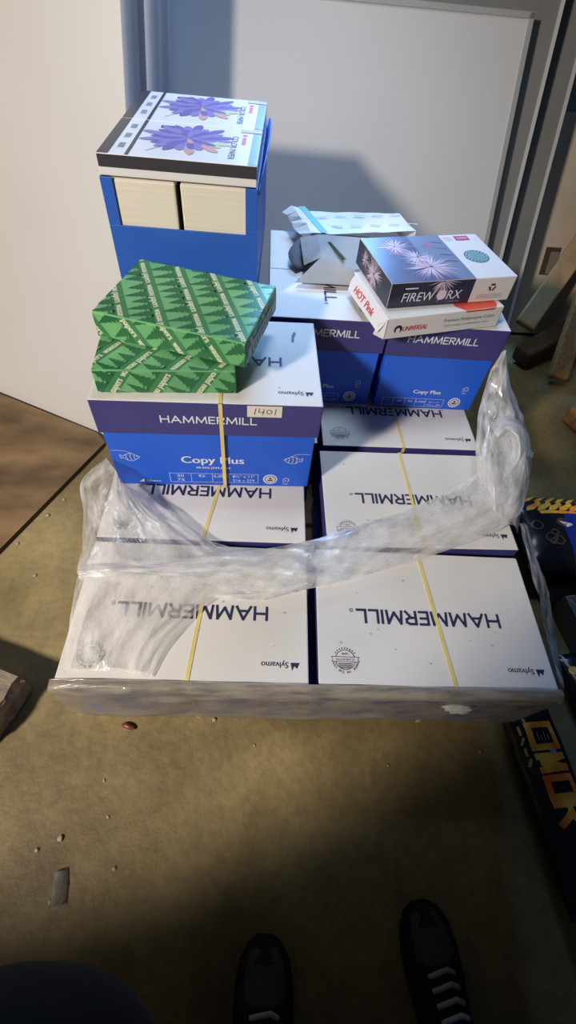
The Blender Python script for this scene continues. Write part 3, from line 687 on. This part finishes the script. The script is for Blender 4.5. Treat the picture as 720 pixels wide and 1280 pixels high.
# left stack, turned a little towards the left
A0 = Vector((-1.057, 1.189, 0)); B0 = Vector((-.623, .977, 0)); dd = (B0-A0).normalized(); nn0 = Vector((-dd.y, dd.x, 0))
nl = nn0*math.cos(AL)-Vector((0, 0, 1))*math.sin(AL); up = nn0*math.sin(AL)+Vector((0, 0, 1))*math.cos(AL)
def slab(name, label, cat, off, thk, s_bot, s_top, hgt, mface, medge, s_left=-1.2, group=None):
    t = thing(name, label, cat, A0+nl*off, group=group)
    n = nl; q = lambda s, tt, o: dd*s+up*(tt+off*math.tan(AL)*0)+n*o
    m = MB(); lift = .0
    fr = [q(s_left, lift, 0), q(s_bot, lift, 0), q(s_top, hgt, 0), q(s_left, hgt, 0)]; bk = [p+n*thk for p in fr]
    m.face(fr, mface); m.face(bk[::-1], mface)
    for i in (0, 2, 3): j = (i+1) % 4; m.face([fr[j], fr[i], bk[i], bk[j]], medge)
    m.build('panel_face', t)
    # rounded right edge
    m = MB(); P = []
    for k in range(11):
        tt = k/10; s = s_bot+(s_top-s_bot)*tt; rr = []
        for a in range(9):
            an = PI*a/8; rr.append(q(s+math.sin(an)*.012, hgt*tt, thk/2-math.cos(an)*thk/2))
        P.append(rr)
    m.grid(P, medge); o = m.build('edge_trim', t); o['label'] = 'grey rounded edge'
    return t
# keep slab feet on the floor: each slab further back starts on the floor behind the one in front
HG = 1.62
def sline(t): return .653-.14*t
s0, s1 = sline(0), sline(HG)
slab('leaning_panel', 'large off-white glossy panel leaning at the far left', 'panel', 0, .066, s0, s1, HG, PW, PF, group='panels leaning on the left')
for k, (o_, th_, ds, lab) in enumerate(((.074, .062, .012, 'thick grey-edged panel directly behind the big off-white left panel'), (.144, .04, .0, 'rearmost grey-edged panel of the left leaning stack'))):
    t = slab('leaning_panel', lab, 'panel', o_, th_, s0+ds, s1+ds, HG, PF, PF, group='panels leaning on the left'); t.location += up*(math.tan(AL)*o_)
# middle panels
nm = Vector((0, math.cos(AL), -math.sin(AL))); um = Vector((0, math.sin(AL), math.cos(AL)))
def board(label, y0, x0, x1, hgt, thk, mface, mtrim, tr, shear=0, hole=False, name='leaning_panel', group='panels leaning behind the cartons'):
    t = thing(name, label, 'panel', (0, y0, 0), group=group)
    q = lambda x, tt, o: Vector((x, 0, 0))+um*(tt+thk*math.tan(AL))+nm*o
    sx = lambda tt: x1+shear*(tt/hgt)
    m = MB(); fr = [q(x0, 0, 0), q(sx(0), 0, 0), q(sx(hgt), hgt, 0), q(x0, hgt, 0)]; bk = [p+nm*thk for p in fr]
    m.face(fr, mface); m.face(bk[::-1], mface)
    for i in range(4): j = (i+1) % 4; m.face([fr[j], fr[i], bk[i], bk[j]], mtrim)
    if hole: 
        hc = hole; m.face([q(hc[0]+a*hc[2], hc[1]+b*hc[3], -.0008) for a, b in ((-1, -1), (1, -1), (1, 1), (-1, 1))], mat('dark hand hole', (66, 58, 48), .9)); m.face([q(hc[0]+a*hc[2]*.6+.012, hc[1]+b*hc[3]*.8-.006, -.0014) for a, b in ((-1, -1), (1, -1), (1, 1), (-1, 1))], mat('hole far side', (128, 114, 98), .9))
    m.build('panel_face', t)
    if tr:
        m = MB(); o_ = -.004
        def strip(a, b, c, d): 
            f = [q(*p, o_) for p in (a, b, c, d)]; g = [q(*p, thk+.001) for p in (a, b, c, d)]
            m.face(f, mtrim)
            for i in range(4): j = (i+1) % 4; m.face([f[j], f[i], g[i], g[j]], mtrim)
        strip((sx(0)-tr, 0), (sx(0)+.001, 0), (sx(hgt)+.001, hgt), (sx(hgt)-tr, hgt))
        m.build('side_trim', t)
        m = MB(); strip((x0, hgt-tr), (sx(hgt)+.001, hgt-tr), (sx(hgt)+.001, hgt+.001), (x0, hgt+.001)); m.build('top_trim', t)
    return t
def bx(u, v, y0): q = atp(u, v, Vector((0, y0, 0)), nm); return q.x, (q-Vector((0, y0, 0))).dot(um)
x_t, h_t = bx(667, 21, 1.40); x_b, h_b = bx(610, 300, 1.40)
sh = (x_t-x_b)/(h_t-h_b)*h_t
board('big pale grey glossy whiteboard leaning behind the cartons', 1.40, -.62, x_t-sh, h_t, .02, P4M, mat('aluminium edging', (158, 158, 156), .4), .014, sh)
for y0, a, b, lab in ((1.47, (706, 0), (640, 270), 'dull grey panel with pale edge standing right behind the big whiteboard'), (1.56, (722, 78), (661, 310), 'dull grey panel with pale edge, rearmost and furthest right of the grey panels')):
    xa, ha = bx(*a, y0); xb, hb = bx(*b, y0); hg = 1.27; s_ = (xa-xb)/(ha-hb)
    board(lab, y0, -.5, xb-s_*hb, hg, .022, P5M, TRIM, .011, s_*hg)
x_l, h_l = bx(655, 300, 1.76); x_h, h_h = bx(700, 146, 1.76); hx, hy = bx(686, 332, 1.76)
board('tan board with a rectangular hand hole leaning at the far right', 1.76, x_l-.1, x_l+.75, h_h, .04, mat('tan board', (204, 188, 170), .7, (188, 172, 150), 2.5), mat('tan board edge', (150, 132, 108), .8), 0, 0, (hx, hy, .035, .055), group=None)

# ------------------------------------------------------------------ wood on the right
BEAM = mat('weathered timber', (178, 150, 106), .75, (160, 132, 92), 3, stretch=(6, 6, 2)); BEAM2 = mat('orange timber', (176, 132, 76), .75, (150, 104, 58), 4, stretch=(20, 20, 3)); SHADEW = mat('shade brown', (96, 76, 48), .8, (70, 54, 34), 4)
def beam(name, label, p, q, w, h, m_, cat='timber', roll=0):
    p, q = Vector(p), Vector(q); L = (q-p).length; z = (q-p).normalized(); x = z.cross(Vector((0, 0, 1))).normalized(); y = z.cross(x)
    if roll: x, y = x*math.cos(roll)+y*math.sin(roll), y*math.cos(roll)-x*math.sin(roll)
    M = Matrix(((x.x, y.x, z.x, 0), (x.y, y.y, z.y, 0), (x.z, y.z, z.z, 0), (0, 0, 0, 1)))
    m = MB(); m.box((0, 0, L/2), (w, h, L), m_, min(w, h)*.22, M, seg=3); o = m.build(name, None, p); return tag(o, label, cat)
pa = at(655, 408, .15); pb = at(722, 312, .37); beam('timber_plank', 'long rounded timber plank leaning diagonally in front of the tan board', pa, pb+(pb-pa)*.2, .085, .035, BEAM, roll=.3)
pa = at(696, 474, .03); pb = at(742, 340, .34); beam('timber_post', 'orange-brown timber post standing at the right edge, beside the leaning plank', pa, pb+(pb-pa)*.4, .08, .05, BEAM2)
pa = at(714, 528, .03); pb = at(760, 500, .03); beam('timber_block', 'short orange timber block on the floor at the right edge', pa+Vector((0, 0, .01)), pb+Vector((.1, 0, .01)), .09, .07, BEAM2)
pa = at(650, 446, .05); pb = at(706, 404, .10); beam('shade_block', 'dark block added for the deep shade behind the right carton', pa, pb+Vector((.08, .0, 0)), .09, .08, SHADEW)  # dark block added to stand for the shaded floor here
pa = at(665, 372, .03)+Vector((.02, .3, 0)); pb = at(735, 352, .28)+Vector((0, .25, 0))

# ------------------------------------------------------------------ plywood and lumber on the left
PLY = mat('stained plywood', (150, 120, 84), .7, (84, 66, 44), 3.2, detail=6, stretch=(1, 2.2, 1), bump=.1, bscale=30)
z_ = .018
pts = [at(131, 553, z_), at(0, 686, z_), at(-160, 850, z_), at(-260, 480, z_), at(-60, 468, z_), at(122, 541, z_)]
m = MB(); c0 = sum(pts, Vector())/len(pts); c0.z = 0
tp = [p-c0 for p in pts]; m.face(tp[::-1], PLY)
for i in range(len(tp)):
    a, b = tp[i], tp[(i+1) % len(tp)]; m.face([a, b, Vector((b.x, b.y, .001)), Vector((a.x, a.y, .001))], mat('plywood edge', (70, 54, 38), .8))
tag(m.build('plywood_sheet', None, c0), 'stained brown plywood sheet lying on the floor at left', 'plywood')
LUM = mat('grey lumber', (150, 138, 116), .8, (120, 108, 90), 6, stretch=(1, 6, 6), bump=.4, bscale=40); SPL = mat('splintered end', (196, 180, 150), .9, (140, 122, 94), 30, bump=.6, bscale=60)
a = at(36, 882, .10); b = at(8, 824, .10)
m = MB(); bm = bmesh.new(); bmesh.ops.create_cube(bm, size=1); bmesh.ops.subdivide_edges(bm, edges=bm.edges[:], cuts=7, use_grid_fill=True)
for v in bm.verts: 
    v.co = Vector((v.co.x*.34, v.co.y*.14, v.co.z*.098))
    if v.co.x > .16: v.co.x += .012*noise.noise(v.co*60)
    v.co += Vector((0, 0, .002*noise.noise(v.co*20)))
m.bm(bm, LUM, None, False, lambda f: SPL if f.normal.x > .6 else LUM)
tag(m.build('lumber_block', None, (-.785, .085, .0505), (0, 0, -.35)), 'grey block of lumber on the floor at the left edge', 'lumber')

# ------------------------------------------------------------------ glossy packages on the right
PB = mat('black foil', (26, 26, 30), .22, (34, 34, 44), 6, bump=.25, bscale=9); PBL = mat('blue foil', (34, 54, 150), .16, (26, 38, 110), 5, bump=.2, bscale=8, coat=.4)
def fire_mat():
    m = bpy.data.materials.new('flame ink'); m.use_nodes = True; nt = m.node_tree; b = nt.nodes['Principled BSDF']
    tc = nt.nodes.new('ShaderNodeTexCoord'); n = nt.nodes.new('ShaderNodeTexNoise'); n.inputs['Scale'].default_value = 16; r = nt.nodes.new('ShaderNodeValToRGB')
    r.color_ramp.elements[0].position = .38; r.color_ramp.elements[1].position = .62; r.color_ramp.elements[0].color = (*lin(226, 110, 44), 1); r.color_ramp.elements[1].color = (*lin(240, 196, 70), 1)
    nt.links.new(tc.outputs['Object'], n.inputs['Vector']); nt.links.new(n.outputs['Fac'], r.inputs['Fac']); nt.links.new(r.outputs['Color'], b.inputs['Base Color']); b.inputs['Roughness'].default_value = .3; return m
FIRE = fire_mat(); BROWNP = mat('brown print', (84, 66, 52), .35); PYEL = mat('yellow print', (214, 186, 60), .35)
def pouch(label, loc, rot, L, Wd, h, mt, deco=None, group=None):
    """a plump sealed pouch; deco draws in its own flat coordinates and is draped on the top"""
    def zz(x, y):
        u = min(1, abs(x)/(L/2)); v = min(1, abs(y)/(Wd/2)); return h/2+h/2*(max(0, (1-u**3.2))**.5)*(max(0, (1-v**2.6))**.55)
    def P(x, y, sg): 
        q = zz(x, y); z = q if sg > 0 else h-q; return Vector((x, y, max(.001, z)+ (.0045*noise.noise(Vector((x*22, y*22, L*9))) if sg > 0 else 0)))
    m = MB(); n1, n2 = 36, 24
    for sg in (1, -1):
        G = [[P(-L/2+L*i/n1, -Wd/2+Wd*j/n2, sg) for i in range(n1+1)] for j in range(n2+1)]
        m.grid(G if sg > 0 else G[::-1], mt)
    if deco:
        d = MB(); F = Frame((0, 0, 0), (1, 0, 0), (0, 1, 0)); deco(d, F)
        # refine and drape
        me = bpy.data.meshes.new('tmp'); me.from_pydata(d.v, [], d.f); me.polygons.foreach_set('material_index', d.m); bm = bmesh.new(); bm.from_mesh(me); bpy.data.meshes.remove(me)
        bmesh.ops.triangulate(bm, faces=bm.faces[:])
        for _ in range(2):
            ed = [e for e in bm.edges if e.calc_length() > .012]
            if ed: bmesh.ops.subdivide_edges(bm, edges=ed, cuts=1); bmesh.ops.triangulate(bm, faces=bm.faces[:])
        for v in bm.verts: o_ = v.co.z; v.co = P(v.co.x, v.co.y, 1)+Vector((0, 0, .0018+o_*.6))
        mats = d.mats; m.bm(bm, None, None, True, lambda f: mats[f.material_index])
    o = m.build('foil_package', None, loc, (0, 0, rot[2])); return tag(o, label, 'package', group)
def deco_mor(m, F):
    for ch, x, w, h in (('O', -.100, .048, .056), ('M', -.044, .028, .056), ('O', .005, .036, .056), ('R', .054, .036, .056)): m.caps(F, ch, (x, 0), h, FIRE, w, .24)
    SV = mat('silver print', (150, 150, 170), .3); BF = mat('buff print', (190, 160, 110), .4)
    m.disc(F, (-.066, .012), .008, SV, 10)
    for k in range(4): m.line(F, (-.107+.006*(k % 2), -.012+.008*k), (-.090, -.012+.008*k), .002, SV, .001)
    for k, (x0, x1) in enumerate(((-.125, -.105), (-.10, -.085), (-.078, -.062), (-.055, -.04))): m.line(F, (x0, -.046+.004*(k % 2)), (x1, -.046-.004*(k % 2)), .005, BF)
def deco_w(m, F):
    for x, y, s in ((-.11, .02, 'E'), (-.06, -.03, 'M'), (.0, .02, 'M'), (.05, -.03, 'I')): m.caps(F, s, (x, y), .040, FIRE, .034 if s != 'I' else .004, .2)
    m.disc(F, (-.10, -.05), .012, FIRE, 10); m.pline(F, [(-.15, -.05), (-.12, -.055), (-.09, -.05)], .006, mat('buff print', (190, 160, 110), .4))
p0, p1 = at(660, 886, .07), at(716, 1034, .07)
dv = p1-p0; ang = math.atan2(dv.y, dv.x); cen = (p0+p1)/2
pouch('black glossy package with orange O MOR lettering beside the front right pallet corner', (cen.x+.004, cen.y-.042, .001), (0, 0, ang), .46, .125, .085, PB, deco_mor)
c_ = at(735, 900, .06); pouch('black package with small orange letters at the right edge, behind the O MOR package', (c_.x+.075, c_.y+.03, .001), (0, 0, ang+.1), .30, .15, .075, PB, deco_w)
def deco_flame(m, F):
    m.poly(F, [(-.05, -.145), (.18, -.145), (.18, .045), (-.04, .05), (-.06, .0)], PBL, .0004)
    for k in range(11):
        x = -.15+k*.032; m.poly(F, [(x, .058), (x+.022, .062), (x+.05, .085), (x+.046, .106), (x+.03, .086), (x+.008, .076)], FIRE); m.poly(F, [(x+.0, .095), (x+.02, .098), (x+.05, .125), (x+.02, .113)], FIRE)
    m.poly(F, [(-.17, .048), (.17, .048), (.17, .056), (-.17, .060)], FIRE)
    m.poly(F, [(-.07, .02), (-.04, .012), (-.01, .018), (-.03, .006), (-.05, -.004)], mat('pale print', (216, 206, 206), .3))
    rn = random.Random(2)
    for k in range(7): m.ring(F, (rn.uniform(-.14, -.06), rn.uniform(-.08, .02)), rn.uniform(.008, .018), .005, BROWNP, n=9)
c_ = at(700, 668, .12); pouch('black shiny package with yellow flame border and blue panel at the right edge', (c_.x+.05, c_.y+.0, .075), (0, 0, -.05), .36, .27, .085, PB, deco_flame)
def deco_brown(m, F):
    m.poly(F, [(.03, -.09), (.05, -.078), (.075, -.092), (.06, -.075), (.07, -.055), (.05, -.066), (.035, -.055)], PYEL)
    rn = random.Random(4)
    for k in range(6): m.ring(F, (rn.uniform(-.1, .1), rn.uniform(-.11, -.06)), rn.uniform(.006, .014), .005, BROWNP, n=9)
c_ = at(695, 700, .05); pouch('black package with yellow marks lying under the flame-bordered package', (c_.x+.07, c_.y+.02, .001), (0, 0, .1), .32, .30, .070, PB, deco_brown)
GREYP = mat('grey slate plastic', (92, 86, 84), .5, (80, 74, 72), 9); GREY2 = mat('grey line', (150, 144, 140), .5)
c_ = at(722, 782, .10); m = MB(); m.box((0, 0, .045), (.095, .155, .09), GREYP, .004); F = Frame((0, 0, .09), (1, 0, 0), (0, 1, 0))
m.pline(F, [(-.04, .068), (-.032, .045)], .003, GREY2); m.pline(F, [(-.005, .068), (.008, .05)], .003, GREY2); m.line(F, (-.044, .074), (.044, .074), .0025, GREY2)
for k in range(3): m.line(F, (-.04, .02-.03*k), (.042, .02-.03*k), .003, mat('slate dark', (66, 62, 60), .6))
tag(m.build('grey_box', None, (c_.x+.062, c_.y+.022, .001), (0, 0, .12)), 'flat grey box at the right edge, beside the front right carton', 'box')

# ------------------------------------------------------------------ litter on the floor
m = MB(); m.tube([(-.016, 0, .006), (-.008, .001, .007), (.006, 0, .007), (.016, -.001, .006)], [.004, .006, .006, .003], mat('red brown foil', (130, 70, 58), .35, (96, 50, 42), 90), 8)
tag(m.build('wrapper_scrap', None, at(161, 909, 0), (0, 0, -.25)), 'small red-brown rolled scrap on the floor before the pallet', 'litter')
def clear_mat():
    m = bpy.data.materials.new('clear plastic'); m.use_nodes = True; b = m.node_tree.nodes['Principled BSDF']; b.inputs['Transmission Weight'].default_value = .9; b.inputs['Roughness'].default_value = .08; b.inputs['Base Color'].default_value = (.9, .9, .9, 1); return m
m = MB(); P = []
for j in range(8):
    P.append([Vector((-.014+.028*i/6+.003*noise.noise(Vector((i, j, 0))*1.7), -.03+.06*j/7, .004+.014*math.sin(PI*i/6)*(1-.4*j/7)+.004*noise.noise(Vector((i*.9, j*.9, 3))))) for i in range(7)])
m.grid(P, clear_mat(), False); o = m.build('plastic_scrap', None, at(75, 1112, 0), (0, 0, .15)); o.modifiers.new('thick', 'SOLIDIFY').thickness = .0008
tag(o, 'crinkled clear plastic scrap on the floor at lower left', 'litter')
CR = mat('pale crumb', (176, 164, 138), .8)
for i, (u, v, r) in enumerate(((76, 1048, .006), (46, 1063, .004), (130, 976, .003), (135, 1021, .003), (143, 1086, .004), (600, 940, .005), (485, 957, .003), (63, 1128, .004), (60, 645, .006), (80, 625, .005), (44, 720, .005), (22, 680, .005), (650, 945, .003), (268, 900, .005), (318, 932, .003))):
    m = MB(); bm = bmesh.new(); bmesh.ops.create_icosphere(bm, subdivisions=2, radius=r)
    for vv in bm.verts: vv.co *= 1+.4*noise.noise(vv.co*300+Vector((i, 0, 0))); vv.co.z *= .6
    m.bm(bm, CR, None, True); q = at(u, v, 0); q.z = r*.5
    tag(m.build('floor_crumb', None, q), 'tiny pale crumb of debris lying on the dirty floor', 'litter', 'crumbs of debris on the floor')

# ------------------------------------------------------------------ person taking the photo
JEAN = mat('dark trousers', (30, 30, 38), .85, (24, 24, 30), 40); COAT = mat('dark jacket', (16, 16, 16), .95, (12, 12, 13), 14, bump=.15, bscale=40, spec=.1); SKIN = mat('skin', (190, 142, 116), .5); HAIR = mat('dark hair', (34, 26, 22), .7)
per = thing('person', 'person in dark sneakers with white laces, dark sleeve in the bottom left corner', 'person', (.14, -.62, 0))
def P_(x, y, z): return Vector((x-.14, y+.62, z))
EL = at(10, 1316, .95)
J = {'pel': (P_(.14, -.72, .88), .14), 'wai': (P_(.14, -.71, 1.0), .13), 'che': (P_(.14, -.66, 1.16), .15), 'nek': (P_(.14, -.62, 1.33), .06), 'hd0': (P_(.14, -.56, 1.42), .085), 'hd1': (P_(.14, -.54, 1.52), .085),
     'lh': (P_(.05, -.71, .82), .095), 'lk': (P_(.0, -.62, .46), .062), 'la': (P_(-.02, -.60, .09), .042), 'rh': (P_(.23, -.71, .82), .095), 'rk': (P_(.27, -.60, .46), .062), 'ra': (P_(.30, -.555, .09), .042),
     'ls': (P_(-.05, -.64, 1.25), .065), 'le': (P_(EL.x, EL.y, EL.z), .074), 'lw': (P_(-.165, -.33, 1.15), .030), 'lp': (P_(-.165, -.31, 1.20), .027), 'rs': (P_(.33, -.64, 1.25), .065), 're': (P_(.28, -.50, .97), .052), 'rw': (P_(.09, -.33, 1.16), .030), 'rp': (P_(.065, -.31, 1.20), .027)}
E_ = [('pel', 'wai'), ('wai', 'che'), ('che', 'nek'), ('nek', 'hd0'), ('hd0', 'hd1'), ('pel', 'lh'), ('lh', 'lk'), ('lk', 'la'), ('pel', 'rh'), ('rh', 'rk'), ('rk', 'ra'), ('che', 'ls'), ('ls', 'le'), ('le', 'lw'), ('lw', 'lp'), ('che', 'rs'), ('rs', 're'), ('re', 'rw'), ('rw', 'rp')]
for s_, sg in (('l', 1), ('r', -1)):
    b = J[s_+'p'][0]
    for k in range(4):
        ln = (.032, .037, .034, .026)[k]; a = b+Vector((sg*.012, .012, .022-.015*k)); c = a+Vector((sg*.016, ln*.8, 0)); d = c+Vector((sg*.012, -.004, 0))
        J[s_+'f%da' % k] = (a, .0088); J[s_+'f%db' % k] = (c, .008); J[s_+'f%dc' % k] = (d, .007); E_ += [(s_+'p', s_+'f%da' % k), (s_+'f%da' % k, s_+'f%db' % k), (s_+'f%db' % k, s_+'f%dc' % k)]
    J[s_+'ta'] = (b+Vector((sg*.02, -.01, .026)), .010); J[s_+'tb'] = (b+Vector((sg*.04, .01, .034)), .008); E_ += [(s_+'p', s_+'ta'), (s_+'ta', s_+'tb')]
keys = list(J); me = bpy.data.meshes.new('body'); me.from_pydata([J[k][0] for k in keys], [(keys.index(a), keys.index(b)) for a, b in E_], [])
tmp = bpy.data.objects.new('tmp', me); COL.objects.link(tmp); tmp.modifiers.new('skin', 'SKIN')
for k, sv in zip(keys, me.skin_vertices[0].data): sv.radius = (J[k][1], J[k][1]*(.72 if k in ('pel', 'wai', 'che') else 1)); sv.use_root = (k == 'pel')
sb = tmp.modifiers.new('sub', 'SUBSURF'); sb.levels = 3; sb.render_levels = 3
dg = bpy.context.evaluated_depsgraph_get(); bme = bpy.data.meshes.new_from_object(tmp.evaluated_get(dg)); bpy.data.objects.remove(tmp)
bme.materials.clear()
for m_ in (JEAN, COAT, SKIN): bme.materials.append(m_)
for f in bme.polygons:
    c = f.center; f.material_index = 2 if (c.z > 1.31 or (c.y > .25 and c.z > 1.165)) else 0 if c.z < .86 else 1; f.use_smooth = True
body = bpy.data.objects.new('body', bme); COL.objects.link(body); body.parent = per
m = MB(); bm = bmesh.new(); bmesh.ops.create_uvsphere(bm, u_segments=20, v_segments=12, radius=1)
for v in bm.verts:
    v.co = Vector((v.co.x*.094, v.co.y*.10, v.co.z*.085))
    if v.co.y > .045 and v.co.z < .03: v.co.y = .045
m.bm(bm, HAIR, Matrix.Translation(P_(.14, -.555, 1.545)), True); m.build('hair', per)
m = MB()
for sx in (-1, 1):
    bm = bmesh.new(); bmesh.ops.create_uvsphere(bm, u_segments=10, v_segments=8, radius=.011); m.bm(bm, INKW, Matrix.Translation(P_(.14+sx*.031, -.46, 1.485)), True)
m.tube([P_(.14, -.462, 1.485), P_(.14, -.443, 1.455), P_(.14, -.455, 1.442)], [.007, .011, .008], SKIN); m.tube([P_(.115, -.47, 1.415), P_(.14, -.463, 1.412), P_(.165, -.47, 1.415)], .006, mat('lips', (150, 90, 84), .5)); m.build('face', per)
SHO = mat('black sneaker', (26, 25, 30), .8, (32, 31, 36), 30); TOE = mat('olive grey toe', (84, 80, 72), .9, (74, 70, 62), 40); SOLE = mat('dark sole', (22, 22, 22), .7); LACE = mat('white lace', (186, 184, 190), .8)
def shoe(toe, heel_dir, lab):
    # toe: floor point of the tip; foot length .29
    d = Vector(heel_dir).normalized(); s = thing('shoe', '', '', (0, 0, 0)); 
    for k in ('label', 'category'): del s[k]
    s.parent = per; s.location = Vector((toe.x-.14, toe.y+.62, 0)); s.rotation_euler = (0, 0, math.atan2(-d.x, -d.y) if False else math.atan2(d.y, d.x)+PI/2)
    # local: toe at origin, foot runs to +y?  foot runs along -y
    prof = [(0, .012, .020), (-.012, .030, .034), (-.035, .043, .046), (-.075, .050, .056), (-.12, .049, .070), (-.17, .043, .088), (-.22, .038, .10), (-.265, .036, .10), (-.29, .026, .085), (-.296, .008, .05)]
    def ringp(y, w, h, z0): return [Vector((w*math.cos(a)*1.0, y, z0+(h-z0)*max(0, math.sin(a))**.7)) for a in [PI*i/14 for i in range(15)]]
    m = MB(); m.grid([ringp(y, w, h, .018) for y, w, h in prof], SHO); m.build('upper', s)
    m = MB(); m.grid([[q+Vector((0, .0012 if y > -.01 else 0, .0016)) for q in ringp(y, w*.86, h, .03)] for y, w, h in [(p[0]-.004, p[1], p[2]) for p in prof[:4]]+[(-.088, .045, .059)]], TOE); o = m.build('toe_cap', s); o['label'] = 'olive-grey toe'
    m = MB(); out = [(p[1]*1.06+.002, p[0]) for p in prof]; loop = [(w, y+.003) for w, y in out]+[(-w, y+.003) for w, y in out[::-1]]
    m.grid([[Vector((x, y, z)) for x, y in loop] for z in (.001, .022)], SOLE, False, True); m.face([Vector((x, y, .022)) for x, y in loop], SOLE); m.face([Vector((x, y, .001)) for x, y in loop[::-1]], SOLE); m.build('sole', s)
    for k in range(5):
        y = -.098-.018*k; h = .062+.0085*k
        m = MB(); m.tube([(-.024, y-.004, h-.004), (-.010, y, h+.004), (.010, y+.003, h+.004), (.024, y-.004, h-.004)], .0042, LACE, 6); m.build('lace', s)
    return s
t1 = at(332, 1172, .03); t2 = at(527, 1128, .03)
shoe(t1, (-.02, -1, 0), 'l'); shoe(t2, (.10, -1, 0), 'r')

# ------------------------------------------------------------------ light
w = bpy.data.worlds.new('world'); SC.world = w; w.use_nodes = True; bg = w.node_tree.nodes['Background']; bg.inputs[0].default_value = (.80, .88, 1, 1); bg.inputs[1].default_value = .019
def area(name, loc, tgt, size, power, col, spread=PI):
    l = bpy.data.lights.new(name, 'AREA'); l.shape = 'SQUARE'; l.size = size; l.energy = power; l.color = col; l.spread = spread
    o = bpy.data.objects.new(name, l); COL.objects.link(o); o.location = loc; o.rotation_euler = (Vector(tgt)-Vector(loc)).to_track_quat('-Z', 'Y').to_euler(); return o
sl = bpy.data.lights.new('warm_lamp', 'SPOT'); sl.energy = 365; sl.color = (1, .90, .79); sl.spot_size = math.radians(57.5); sl.spot_blend = .14; sl.shadow_soft_size = .13
so = bpy.data.objects.new('warm_lamp', sl); COL.objects.link(so); so.location = (-1.75, -1.25, 2.1); so.rotation_euler = Vector((.37, .757, -.54)).to_track_quat('-Z', 'Y').to_euler()
area('cool_daylight', (.3, 3.1, 1.95), (.1, .7, .6), .8, 66, (.22, .50, 1))
area('overhead_fill', (.1, 1.15, 2.55), (.1, 1.25, .4), .6, 4.3, (.64, .80, 1), math.radians(62))  # unseen fill, added overhead to lift the whiteboard and lid tops
